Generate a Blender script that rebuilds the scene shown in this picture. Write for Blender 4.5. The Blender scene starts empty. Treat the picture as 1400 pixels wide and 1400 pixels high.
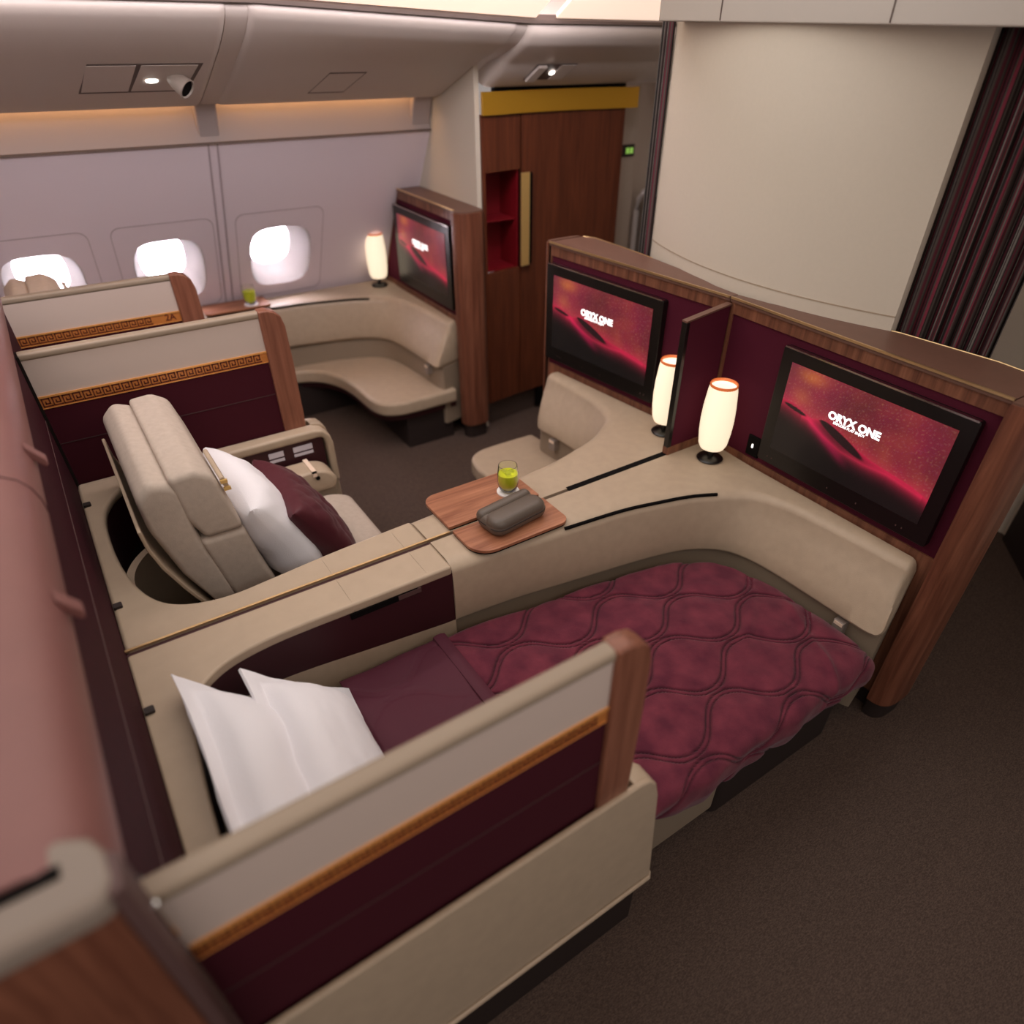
import bpy, bmesh, math, random
from math import sin, cos, pi, exp, sqrt
from mathutils import Vector, Matrix, noise
random.seed(4)
SC = bpy.context.scene
COL = SC.collection
YC = 1.607          # centre line between the two middle suites

# ------------------------------------------------------------------ materials
def lin(c):
    return tuple(((x/255)/12.92 if x/255 <= .04045 else ((x/255+.055)/1.055)**2.4) for x in c)+(1,)
def newmat(name):
    m = bpy.data.materials.new(name); m.use_nodes = True
    nt = m.node_tree; b = nt.nodes['Principled BSDF']
    return m, nt, b
def N(nt, t, **kw):
    n = nt.nodes.new(t)
    for k, v in kw.items(): setattr(n, k, v)
    return n
def mat(name, col, rough=.5, metal=0, spec=.5, bump=0, bscale=200, var=0, vscale=6, emis=None, estr=0, sheen=0, coat=0, trans=0, alpha=1):
    m, nt, b = newmat(name)
    c = lin(col)
    b.inputs['Base Color'].default_value = c
    b.inputs['Roughness'].default_value = rough
    b.inputs['Metallic'].default_value = metal
    b.inputs['Specular IOR Level'].default_value = spec
    b.inputs['Sheen Weight'].default_value = sheen
    b.inputs['Coat Weight'].default_value = coat
    b.inputs['Coat Roughness'].default_value = .15
    b.inputs['Transmission Weight'].default_value = trans
    b.inputs['Alpha'].default_value = alpha
    tc = N(nt, 'ShaderNodeTexCoord')
    if emis:
        b.inputs['Emission Color'].default_value = lin(emis); b.inputs['Emission Strength'].default_value = estr
    if bump:
        n = N(nt, 'ShaderNodeTexNoise'); n.inputs['Scale'].default_value = bscale; n.inputs['Detail'].default_value = 3
        bp = N(nt, 'ShaderNodeBump'); bp.inputs['Strength'].default_value = bump; bp.inputs['Distance'].default_value = .002
        nt.links.new(tc.outputs['Object'], n.inputs['Vector']); nt.links.new(n.outputs['Fac'], bp.inputs['Height']); nt.links.new(bp.outputs['Normal'], b.inputs['Normal'])
    if var:
        n = N(nt, 'ShaderNodeTexNoise'); n.inputs['Scale'].default_value = vscale; n.inputs['Detail'].default_value = 4
        r = N(nt, 'ShaderNodeValToRGB')
        r.color_ramp.elements[0].position = .3; r.color_ramp.elements[1].position = .7
        r.color_ramp.elements[0].color = tuple(x*(1-var) for x in c[:3])+(1,)
        r.color_ramp.elements[1].color = tuple(min(1, x*(1+var)) for x in c[:3])+(1,)
        nt.links.new(tc.outputs['Object'], n.inputs['Vector']); nt.links.new(n.outputs['Fac'], r.inputs['Fac']); nt.links.new(r.outputs['Color'], b.inputs['Base Color'])
    return m
def wood(name, c1, c2, axis=2, rough=.38):
    m, nt, b = newmat(name)
    tc = N(nt, 'ShaderNodeTexCoord'); mp = N(nt, 'ShaderNodeMapping')
    s = [26, 26, 26]; s[axis] = 1.6
    mp.inputs['Scale'].default_value = s
    n = N(nt, 'ShaderNodeTexNoise'); n.inputs['Scale'].default_value = 1.6; n.inputs['Detail'].default_value = 8; n.inputs['Roughness'].default_value = .62; n.inputs['Distortion'].default_value = .6
    r = N(nt, 'ShaderNodeValToRGB'); r.color_ramp.elements[0].position = .34; r.color_ramp.elements[1].position = .68
    r.color_ramp.elements[0].color = lin(c1); r.color_ramp.elements[1].color = lin(c2)
    nt.links.new(tc.outputs['Object'], mp.inputs['Vector']); nt.links.new(mp.outputs['Vector'], n.inputs['Vector']); nt.links.new(n.outputs['Fac'], r.inputs['Fac'])
    nt.links.new(r.outputs['Color'], b.inputs['Base Color']); b.inputs['Roughness'].default_value = rough; b.inputs['Specular IOR Level'].default_value = .35
    return m
def weave(name, col, s=900, amt=.35, rough=.85):
    m, nt, b = newmat(name)
    tc = N(nt, 'ShaderNodeTexCoord'); w = N(nt, 'ShaderNodeTexWave'); w.bands_direction = 'Z'; w.inputs['Scale'].default_value = s/10; w.inputs['Distortion'].default_value = 1.5
    r = N(nt, 'ShaderNodeValToRGB'); c = lin(col)
    r.color_ramp.elements[0].color = tuple(x*(1-amt) for x in c[:3])+(1,); r.color_ramp.elements[1].color = tuple(min(1, x*(1+amt)) for x in c[:3])+(1,)
    nt.links.new(tc.outputs['Object'], w.inputs['Vector']); nt.links.new(w.outputs['Fac'], r.inputs['Fac']); nt.links.new(r.outputs['Color'], b.inputs['Base Color'])
    b.inputs['Roughness'].default_value = rough; b.inputs['Specular IOR Level'].default_value = .2
    return m
def carpet(name, ca, cb):
    m, nt, b = newmat(name)
    tc = N(nt, 'ShaderNodeTexCoord')
    n1 = N(nt, 'ShaderNodeTexNoise'); n1.inputs['Scale'].default_value = 420; n1.inputs['Detail'].default_value = 2
    mp = N(nt, 'ShaderNodeMapping'); mp.inputs['Rotation'].default_value = (0, 0, .5); mp.inputs['Scale'].default_value = (110, 380, 110)
    n2 = N(nt, 'ShaderNodeTexNoise'); n2.inputs['Scale'].default_value = 1; n2.inputs['Detail'].default_value = 2
    mx = N(nt, 'ShaderNodeMath', operation='ADD'); mm = N(nt, 'ShaderNodeMath', operation='MULTIPLY'); mm.inputs[1].default_value = .5
    r = N(nt, 'ShaderNodeValToRGB'); r.color_ramp.elements[0].position = .4; r.color_ramp.elements[1].position = .62
    r.color_ramp.elements[0].color = lin(ca); r.color_ramp.elements[1].color = lin(cb)
    L = nt.links.new
    L(tc.outputs['Object'], n1.inputs['Vector']); L(tc.outputs['Object'], mp.inputs['Vector']); L(mp.outputs['Vector'], n2.inputs['Vector'])
    L(n1.outputs['Fac'], mx.inputs[0]); L(n2.outputs['Fac'], mx.inputs[1]); L(mx.outputs[0], mm.inputs[0]); L(mm.outputs[0], r.inputs['Fac']); L(r.outputs['Color'], b.inputs['Base Color'])
    bp = N(nt, 'ShaderNodeBump'); bp.inputs['Strength'].default_value = .35; bp.inputs['Distance'].default_value = .003
    L(mm.outputs[0], bp.inputs['Height']); L(bp.outputs['Normal'], b.inputs['Normal'])
    b.inputs['Roughness'].default_value = .95; b.inputs['Specular IOR Level'].default_value = .1
    return m
def attr_mat(name, attr='Col', rough=.6, emis=0, spec=.3, sheen=0, bump=0, bscale=300):
    m, nt, b = newmat(name)
    a = N(nt, 'ShaderNodeVertexColor'); a.layer_name = attr
    if emis:
        b.inputs['Base Color'].default_value = (.01, .01, .01, 1)
        nt.links.new(a.outputs['Color'], b.inputs['Emission Color']); b.inputs['Emission Strength'].default_value = emis
    else:
        nt.links.new(a.outputs['Color'], b.inputs['Base Color'])
    b.inputs['Roughness'].default_value = rough; b.inputs['Specular IOR Level'].default_value = spec; b.inputs['Sheen Weight'].default_value = sheen
    if bump:
        tc = N(nt, 'ShaderNodeTexCoord'); n = N(nt, 'ShaderNodeTexNoise'); n.inputs['Scale'].default_value = bscale; n.inputs['Detail'].default_value = 3
        bp = N(nt, 'ShaderNodeBump'); bp.inputs['Strength'].default_value = bump; bp.inputs['Distance'].default_value = .002
        nt.links.new(tc.outputs['Object'], n.inputs['Vector']); nt.links.new(n.outputs['Fac'], bp.inputs['Height']); nt.links.new(bp.outputs['Normal'], b.inputs['Normal'])
    return m

LEATHER = mat('beige_leather', (172, 153, 131), .48, bump=.25, bscale=420, var=.04, vscale=30)
LEATHER2 = mat('taupe_leather', (136, 120, 102), .55, bump=.2, bscale=420)
SHELF = mat('shelf_leather', (172, 153, 131), .5, bump=.15, bscale=420, var=.03, vscale=20)
FABRIC = mat('seat_fabric', (180, 166, 153), .85, bump=.5, bscale=520, var=.05, vscale=60, spec=.2)
LIGHTFAB = mat('partition_light_fabric', (192, 175, 165), .75, bump=.2, bscale=700, spec=.25)
MAROON = weave('maroon_fabric', (62, 14, 26), 1400, .25)
MAROONL = mat('maroon_leather', (52, 10, 18), .55, bump=.1, bscale=400)
MAROONW = weave('maroon_wall_fabric', (74, 16, 36), 2400, .22)
SHELLM = mat('shell_back_maroon', (54, 14, 25), .75, spec=.15, var=.15, vscale=40)
SHELLTOP = mat('shell_top_leather', (122, 80, 76), .5, bump=.2, bscale=420, var=.03, vscale=12)
WOODV = wood('walnut_vertical', (88, 52, 38), (134, 88, 66), 2)
WOODC = wood('walnut_column', (92, 52, 38), (130, 82, 62), 2, .33)
WOODH = wood('walnut_along', (126, 76, 54), (176, 120, 90), 0, .4)
WOODD = wood('closet_walnut', (78, 38, 22), (104, 54, 33), 2, .42)
WOODT = mat('console_top_lacquer', (104, 74, 62), .45, var=.05, vscale=30)
POSTW = wood('post_walnut', (110, 66, 50), (142, 92, 72), 2, .35)
GOLD = mat('brushed_gold', (226, 190, 120), .3, metal=.6)
GOLDB = mat('gold_band', (200, 152, 46), .35, metal=.55)
BRASS = mat('pale_brass', (222, 190, 140), .3, metal=.9)
KEYB = mat('copper_band', (206, 130, 66), .42, metal=.35)
KEYD = mat('dark_copper', (96, 40, 22), .5)
COPT = mat('copper_trim', (240, 172, 98), .35, metal=.45)
CHROME = mat('chrome', (200, 195, 190), .18, metal=1)
BLACK = mat('black_plastic', (16, 13, 12), .3)
BLACKM = mat('black_matt', (12, 9, 9), .8, spec=.1)
DARK = mat('dark_brown_base', (38, 27, 24), .6)
SEAMD = mat('seam_dark', (64, 40, 40), .6)
GREYL = mat('seam_grey', (82, 58, 56), .6)
CREAM = mat('cream_panel', (204, 195, 180), .6, bump=.1, bscale=300, var=.01, vscale=80)
CREAMT = mat('cream_seam', (168, 152, 132), .6)
SOCK = mat('socket_grey', (132, 120, 112), .45)
COVEP = mat('cove_plastic', (172, 160, 158), .5)
CAPM = mat('partition_cap_leather', (146, 130, 112), .5, bump=.15, bscale=420)
STRAP = mat('strap_metal', (232, 208, 186), .35)
BINM = mat('bin_plastic', (204, 194, 187), .5, bump=.05, bscale=500)
BINS = mat('bin_shadow_gap', (92, 78, 72), .6)
WALLP = mat('sidewall_plastic', (222, 210, 218), .45, bump=.04, bscale=500)
WALLG = mat('sidewall_groove', (176, 162, 168), .6)
HEAD = mat('header_plastic', (176, 168, 160), .5)
CEIL = mat('ceiling_panel', (150, 138, 128), .7)
CARPET = carpet('carpet', (66, 54, 48), (92, 77, 69))
WHITE = mat('white_cotton', (226, 224, 228), .85, bump=.35, bscale=260, spec=.2, sheen=.1)
SHEET = mat('white_sheet', (205, 202, 203), .85, bump=.2, bscale=300, spec=.2)
CUSH = mat('maroon_cushion_satin', (74, 18, 30), .5, bump=.15, bscale=400, spec=.3, sheen=.1)
SATIN = mat('plum_satin', (78, 32, 46), .6, spec=.2, sheen=.04, bump=.1, bscale=400)
CASEM = mat('brown_case_leather', (88, 77, 68), .42, bump=.25, bscale=300)
SHADE = mat('lamp_shade_glass', (225, 214, 195), .4, emis=(255, 232, 198), estr=.78)
SHADEIN = mat('lamp_shade_top', (240, 228, 215), .5, emis=(255, 228, 205), estr=.75)
RIM = mat('lamp_copper_rim', (200, 110, 60), .4, emis=(230, 110, 50), estr=.35)
GLASS = mat('clear_glass', (255, 255, 255), .02, trans=1)
DRINK = mat('lime_drink', (226, 236, 50), .15, emis=(190, 214, 20), estr=0)
COAST = mat('white_paper', (240, 238, 238), .7)
REDN = mat('red_niche', (120, 8, 22), .5)
SCRGREY = mat('control_display', (150, 138, 140), .3, emis=(190, 175, 178), estr=.25)
PANEL_LIGHT = mat('ceiling_light_panel', (255, 236, 214), .5, emis=(255, 226, 204), estr=.80)
COVE = mat('cove_light_strip', (255, 220, 170), .5, emis=(255, 200, 140), estr=9)
LED = mat('reading_led', (255, 250, 245), .3, emis=(255, 248, 240), estr=9)
LED2 = mat('small_led', (255, 250, 245), .3, emis=(255, 248, 240), estr=2)
REVEAL = mat('window_reveal', (164, 158, 154), .6, spec=.2)
GREENS = mat('exit_sign_green', (120, 170, 70), .4, emis=(150, 200, 90), estr=.5)
TEXTW = mat('screen_white_letters', (255, 255, 255), .5, emis=(255, 250, 250), estr=1.1)
DAY = mat('daylight_haze', (255, 255, 255), .9, emis=(252, 246, 255), estr=4)
PANE = mat('window_pane', (255, 255, 255), .02, trans=1)
SCREEN = attr_mat('screen_picture', rough=.25, emis=.70, spec=.4)
BLANKET = attr_mat('quilted_blanket', rough=.85, sheen=.12, bump=.6, bscale=220, spec=.15)
def stripe_mat():
    m, nt, b = newmat('striped_curtain')
    a = N(nt, 'ShaderNodeVertexColor'); a.layer_name = 'Col'
    nt.links.new(a.outputs['Color'], b.inputs['Base Color']); b.inputs['Roughness'].default_value = .85; b.inputs['Specular IOR Level'].default_value = .15
    return m
CURT = stripe_mat()

# ------------------------------------------------------------------ mesh builder
class MB:
    def __init__(s): s.v = []; s.f = []; s.c = None
    def add(s, vs, fs):
        o = len(s.v); s.v += [tuple(v) for v in vs]; s.f += [tuple(i+o for i in f) for f in fs]; return s
    def box(s, x0, x1, y0, y1, z0, z1):
        vs = [(x, y, z) for x in (x0, x1) for y in (y0, y1) for z in (z0, z1)]
        return s.add(vs, [(0, 1, 3, 2), (4, 6, 7, 5), (0, 4, 5, 1), (2, 3, 7, 6), (0, 2, 6, 4), (1, 5, 7, 3)])
    def prism(s, poly, a0, a1, axis=2):
        """poly: 2D outline; extruded along axis (2: poly=(x,y); 1: poly=(x,z); 0: poly=(y,z))"""
        def p3(p, a):
            return (p[0], p[1], a) if axis == 2 else ((p[0], a, p[1]) if axis == 1 else (a, p[0], p[1]))
        n = len(poly)
        vs = [p3(p, a0) for p in poly]+[p3(p, a1) for p in poly]
        fs = [tuple(range(n)), tuple(range(2*n-1, n-1, -1))]+[(i, (i+1) % n, n+(i+1) % n, n+i) for i in range(n)]
        return s.add(vs, fs)
    def loft(s, secs, closed=True, caps=True, loop=False):
        n = len(secs[0]); vs = [p for c in secs for p in c]; fs = []
        m = len(secs)
        for i in range(m if loop else m-1):
            for j in range(n if closed else n-1):
                a = i*n+j; b = i*n+(j+1) % n; c = ((i+1) % m)*n+(j+1) % n; d = ((i+1) % m)*n+j
                fs.append((a, b, c, d))
        if caps and closed and not loop:
            fs.append(tuple(range(n))[::-1]); fs.append(tuple(range((m-1)*n, m*n)))
        return s.add(vs, fs)
    def lathe(s, prof, cx, cy, seg=32, caps=True):
        return s.loft([[(cx+r*cos(2*pi*k/seg), cy+r*sin(2*pi*k/seg), z) for k in range(seg)] for r, z in prof], True, caps)
    def tube(s, pts, r, seg=8):
        pts = [Vector(p) for p in pts]; secs = []
        for i, p in enumerate(pts):
            d = (pts[min(i+1, len(pts)-1)]-pts[max(i-1, 0)]).normalized()
            u = d.orthogonal().normalized() if abs(d.z) > .9 else d.cross(Vector((0, 0, 1))).normalized(); w = d.cross(u)
            secs.append([p+(u*cos(2*pi*k/seg)+w*sin(2*pi*k/seg))*r for k in range(seg)])
        return s.loft(secs)
    def grid(s, nu, nv, fn):
        vs = [fn(i/nu, j/nv) for i in range(nu+1) for j in range(nv+1)]
        fs = [(i*(nv+1)+j, (i+1)*(nv+1)+j, (i+1)*(nv+1)+j+1, i*(nv+1)+j+1) for i in range(nu) for j in range(nv)]
        return s.add(vs, fs)
    def map(s, fn):
        s.v = [tuple(fn(*v)) for v in s.v]; return s

ORG = {}
def build(name, mb, material, parent=None, bevel=0, seg=3, smooth=True, label=None, colors=None, T=None, solid=0):
    if T: mb.map(T)
    xs, ys, zs = zip(*mb.v)
    org = Vector(((min(xs)+max(xs))/2, (min(ys)+max(ys))/2, min(zs)))
    me = bpy.data.meshes.new(name)
    me.from_pydata([tuple(Vector(v)-org) for v in mb.v], [], mb.f)
    bm = bmesh.new(); bm.from_mesh(me)
    if colors is None: bmesh.ops.remove_doubles(bm, verts=bm.verts, dist=1e-6)
    bmesh.ops.recalc_face_normals(bm, faces=bm.faces); bm.to_mesh(me); bm.free()
    if colors is not None:
        ca = me.color_attributes.new('Col', 'FLOAT_COLOR', 'POINT')
        for i, c in enumerate(colors): ca.data[i].color = c
    me.materials.append(material)
    if smooth:
        for p in me.polygons: p.use_smooth = True
    o = bpy.data.objects.new(name, me); COL.objects.link(o)
    po = Vector((0, 0, 0))
    if parent is not None: o.parent = parent; po = ORG[parent.name]
    o.location = org-po; ORG[o.name] = org
    if solid:
        sm = o.modifiers.new('solid', 'SOLIDIFY'); sm.thickness = solid; sm.offset = 0
    if bevel:
        b = o.modifiers.new('bevel', 'BEVEL'); b.width = bevel; b.segments = seg; b.limit_method = 'ANGLE'; b.angle_limit = math.radians(40)
        b.use_clamp_overlap = True
    if smooth:
        me.set_sharp_from_angle(angle=math.radians(38)) if not bevel else me.set_sharp_from_angle(angle=math.radians(60))
        if bevel:
            w = o.modifiers.new('wn', 'WEIGHTED_NORMAL'); w.keep_sharp = False
            for e in me.edges: e.use_edge_sharp = False
    if label: o['label'] = label
    return o
def thing(name, label, cat, loc, group=None):
    o = bpy.data.objects.new(name, None); COL.objects.link(o)
    o.empty_display_size = .1; o.location = loc; ORG[o.name] = Vector(loc)
    o['label'] = label; o['category'] = cat
    if group: o['group'] = group
    return o
def tag(o, label, cat, group=None):
    o['label'] = label; o['category'] = cat
    if group: o['group'] = group
    return o
def struct(o): o['kind'] = 'structure'; return o
def catmull(pts, n):
    P = [Vector(p) for p in pts]; out = []
    m = len(P)-1
    for k in range(n+1):
        t = k/n*m; i = min(int(t), m-1); f = t-i
        a = P[max(i-1, 0)]; b = P[i]; c = P[i+1]; d = P[min(i+2, m)]
        out.append(.5*((2*b)+(c-a)*f+(2*a-5*b+4*c-d)*f*f+(3*b-a-3*c+d)*f**3))
    return out
def rrect(a0, a1, b0, b1, r, seg=6):
    """rounded rectangle; r = radius or 4 radii (a0b0, a1b0, a1b1, a0b1)"""
    R = r if isinstance(r, (list, tuple)) else [r]*4; out = []
    for (cx, cy, rr, s0) in ((a0, b0, R[0], pi), (a1, b0, R[1], 1.5*pi), (a1, b1, R[2], 0), (a0, b1, R[3], .5*pi)):
        sx = 1 if cx == a0 else -1; sy = 1 if cy == b0 else -1
        if rr <= 1e-6: out.append((cx, cy)); continue
        for k in range(seg+1):
            t = s0+.5*pi*k/seg; out.append((cx+sx*rr+rr*cos(t), cy+sy*rr+rr*sin(t)))
    return out
def text_mb(s, size, bold=0.0, depth=.0006):
    cu = bpy.data.curves.new('t', 'FONT'); cu.body = s; cu.size = size; cu.align_x = 'CENTER'; cu.align_y = 'CENTER'; cu.offset = bold; cu.extrude = depth
    cu.resolution_u = 3
    o = bpy.data.objects.new('t', cu); COL.objects.link(o)
    dg = bpy.context.evaluated_depsgraph_get(); me = bpy.data.meshes.new_from_object(o.evaluated_get(dg))
    mb = MB(); mb.add([tuple(v.co) for v in me.vertices], [tuple(p.vertices) for p in me.polygons])
    bpy.data.objects.remove(o); bpy.data.curves.remove(cu); bpy.data.meshes.remove(me)
    return mb

# ------------------------------------------------------------------ suite coordinates
# (x forward, p outward from the suite's console line, z up)
def warp(x, p): return max(0.0, min(1.0, (x-1.15)/.6))*.115*p
def T1(x, p, z): return (x, YC-p, z)
def T2(x, p, z): return (x-warp(x, p), YC+p, z)
def T3(x, p, z): return (x-.17, 4.28-p, z)
def T3(x, p, z):
    y = 4.28-p
    lim = 4.335-.625*(z-.66)-.012 if z > .5 else 4.42
    return (x-.17, min(y, lim), z)
TS = [T1, T2, T3]
WHERE = ['the made-up bed', 'the reclining seat in the middle pair', 'the window seat']
XW = 1.97

def monitor_cabinet(T, w):
    base = T(2.05, .5, 0)
    t = thing('monitor_cabinet', ['tall walnut monitor cabinet at the foot of the made-up bed, with rounded end column',
        'tall walnut monitor cabinet facing the upright middle seat, left of the black-edged divider',
        'tall walnut monitor cabinet against the cabin sidewall, beside the third oval window'][w], 'cabinet', base, 'monitor cabinets in front of the suites')
    pe = .982 if w != 1 else .948
    # carcass with a recessed opening for the fabric panel
    m = MB(); m.box(XW+.02, XW+.12, .004, pe, .09, 1.235)
    m.box(XW, XW+.02, .004, pe, 1.195, 1.235); m.box(XW, XW+.02, .004, pe, .09, .708)
    m.box(XW, XW+.02, .004, .018, .708, 1.195); m.box(XW, XW+.02, pe-.008, pe, .708, 1.195)
    build('carcass', m, WOODV, t, T=T)
    m = MB(); m.box(XW+.006, XW+.022, .016, pe-.006, .706, 1.197)
    build('fabric_panel', m, MAROONW, t, T=T)
    # top board: widens behind into a curved back edge
    if w == 2: poly = [(XW-.006, 0), (XW-.006, pe), (XW+.138, pe), (XW+.138, .5), (XW+.138, 0)]
    else: poly = [(XW-.006, .002), (XW-.006, pe), (XW+.20, pe), (XW+.215, .83), (XW+.185, .54), (XW+.12, .30), (XW+.055, .12), (XW+.035, .002)] if w == 0 else \
                 [(XW-.006, .002), (XW-.006, pe), (XW+.18, pe), (XW+.20, .90), (XW+.185, .74), (XW+.155, .52), (XW+.115, .30), (XW+.055, .12), (XW+.035, .002)]
    m = MB(); m.prism(poly, 1.235, 1.25)
    build('top_board', m, WOODT, t, T=T, smooth=False)
    m = MB(); m.box(XW-.010, XW-.004, .004, pe, 1.246, 1.253)
    build('front_trim', m, BRASS, t, T=T)
    if w != 2:
        pts = poly[2:]
        m = MB(); m.tube([(a, b, 1.25) for a, b in pts[:4]], .0022)
        build('back_trim', m, BRASS, t, T=T)
        back = [(a-.012, b) for a, b in poly[2:]]
        m = MB(); m.prism([(XW+.02, .004), (XW+.02, pe)]+back, .09, 1.236)
        build('rear_housing', m, CREAM, t, T=T, smooth=False)
    # rounded end column
    def colpoly(g, x0=XW-.035 if w != 2 else XW-.03, x1=XW+.17 if w != 2 else XW+.138, p0=pe+.006, dp=.072 if w != 1 else .020):
        if w == 1: x0 = XW-.010
        cx = (x0+x1)/2; a = (x1-x0)/2-g; out = [(cx+a, p0), (cx-a, p0)]
        return [(cx-a, p0)]+[(cx-a*(abs(cos(th))**.62)*(1 if cos(th) > 0 else -1), p0+.004+(dp-g)*sin(th)**.75 if 0 < th < pi else p0+.004) for th in [pi*k/28 for k in range(29)]]+[(cx+a, p0)]
    m = MB(); m.prism(colpoly(0), .085, 1.246); build('end_column', m, WOODC, t, T=T)
    m = MB(); m.prism(colpoly(.004), 1.246, 1.252); build('column_cap', m, WOODT, t, T=T)
    m = MB(); m.box(XW-.002, XW+.1, pe-.002, pe+.008, .085, 1.245); build('shadow_gap', m, BLACKM, t, T=T)
    m = MB(); m.prism(colpoly(.014), 0, .087); m.box(XW+.02, XW+.13, .01, pe+.01, 0, .092); build('plinth', m, DARK, t, T=T)
    if w == 0:
        m = MB(); m.box(XW-.001, XW+.01, .205, .262, .72, .80); b = build('socket_plate', m, BLACKM, t, T=T, bevel=.002)
        m = MB(); m.lathe([(.0001, 0), (.006, 0), (.006, .014), (.0001, .014)], 0, 0, 12); m.map(lambda x, y, z: (XW-.003+y*.3, .232+x*.6, .755+z)); build('socket_light', m, LED2, b, T=T)
    return t

def screen_colors(nu, nv):
    cols = []
    def sm(x, a, b):
        t = max(0, min(1, (x-a)/(b-a))); return t*t*(3-2*t)
    ridge = [(0, .60), (.08, .60), (.16, .55), (.22, .53), (.29, .565), (.36, .56), (.45, .50), (.55, .43), (.65, .385), (.8, .355), (.9, .33), (1, .28)]
    low = [(0, .56), (.12, .50), (.2, .50), (.32, .40), (.45, .33), (.6, .31), (.75, .325), (1, .26)]
    def itp(tab, u):
        for (a, b), (c, d) in zip(tab, tab[1:]):
            if u <= c: return b+(d-b)*(u-a)/(c-a)
        return tab[-1][1]
    for i in range(nu+1):
        u = i/nu
        r = itp(ridge, u); lo = itp(low, u)
        for j in range(nv+1):
            v = j/nv
            n = noise.fractal(Vector((u*5, v*3.2, 1.3)), 1.0, 2.1, 5)*.5+.5
            n2 = noise.noise(Vector((u*90, v*52, 4)))*.5+.5
            n3 = noise.fractal(Vector((u*3+5, v*2.5, 7)), 1.0, 2.0, 3)*.5+.5
            R = .20+.13*n; G = .018+.04*n*n; B = .022+.025*n3
            R *= .55+.75*n3; B += .03*max(0, .5-u)*v
            if n2 > .62: R += .22*(n2-.62)*2; G += .14*(n2-.62)*2; B += .02
            o = exp(-((u-.16)**2/.008+(v-.93)**2/.006)); R += .30*o; G += .10*o
            o = exp(-((u-.12)**2/.004+(v-.70)**2/.01)); R += .10*o; G += .05*o
            g = exp(-max(0, v-r)/.07); R += .22*g; B += .02*g
            col = [R, G, B]
            if v < r:                      # dunes
                d = r-v
                gl = exp(-d/.06); R, G, B = .02+.62*gl, .006+.012*gl, .010+.055*gl
                l = exp(-abs(v-lo)/.028)*(1 if .15 < u < .97 else .3); R += .36*l; B += .035*l; G += .01*l
                st = exp(-((v-(.50-.95*(u-.2)))/.05)**2)*sm(u, .16, .24)*(1-sm(u, .40, .55)); R += .22*st; B += .03*st
                e1 = ((u-.10)/.085)**2+((v-(.545-.25*(u-.1)))/.022)**2
                e2 = ((u-.43)/.17)**2+((v-(.455-.62*(u-.43)))/.052)**2
                k = 1-sm(min(e1, e2), .7, 1.15)
                R = R*(1-k)+.022*k; G = G*(1-k)+.006*k; B = B*(1-k)+.008*k
                dk = sm(lo-v, .0, .2); R *= (1-.75*dk); B *= (1-.7*dk); G *= (1-.5*dk)
                f = sm(r-v, 0, .01); R = col[0]*(1-f)+R*f; G = col[1]*(1-f)+G*f; B = col[2]*(1-f)+B*f
            cols.append((max(R, 0), max(G, 0), max(B, 0), 1))
    return cols
NU, NV = 200, 112
SCOL = screen_colors(NU, NV)
def monitor(T, w):
    p0, p1, z0, z1 = .276, .940, .742, 1.168
    t = thing('monitor', ['largest-looking wall monitor showing red dunes, at the foot of the made-up bed',
        'wall monitor showing red dunes, facing the middle seat with the maroon cushion',
        'small-looking far wall monitor by the oval windows, showing red dunes'][w], 'monitor', T(XW-.02, .6, z0), 'wall monitors')
    xb = XW-.022
    m = MB(); m.prism(rrect(p0, p1, z0, z1, .008, 3), xb, XW+.004, 0); build('bezel', m, BLACK, t, T=T, bevel=.002)
    m = MB(); m.box(xb-.002, xb+.012, p0+.006, p1-.006, z1-.003, z1+.0025); build('bezel_trim', m, CHROME, t, T=T)
    a0, a1, c0, c1 = p0+.045, p1-.045, z0+.062, z1-.042
    if w == 1: f = lambda u, v: (xb-.0015, a1+(a0-a1)*u, c0+(c1-c0)*v)
    else: f = lambda u, v: (xb-.0015, a0+(a1-a0)*u, c0+(c1-c0)*v)
    m = MB(); m.grid(NU, NV, f); s = build('screen', m, SCREEN, t, T=T, colors=SCOL, smooth=False)
    for txt, sz, bo, u, v in (('ORYX ONE', .036, .0016, .48, .645), ('EXPLORE PLAY ENJOY', .0115, .0003, .46, .585)):
        m = text_mb(txt, sz, bo)
        W = a1-a0; H = c1-c0
        sg = -1 if w == 1 else 1
        cu = a0+W*u if w != 1 else a1-W*u
        m.map(lambda x, y, z: (xb-.0028-z, cu+sg*x*1.02, c0+H*v+y)); build('screen_title' if txt[0] == 'O' else 'screen_tagline', m, TEXTW, s, T=T, smooth=False)
    for px in (.06, .09, .45, .62, .84, .87):
        m = MB(); m.box(xb-.001, xb+.001, p0+(p1-p0)*px, p0+(p1-p0)*px+.004, z0+.022, z0+.027)
        build('touch_button', m, GREYL, t, T=T)
    return t

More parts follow.
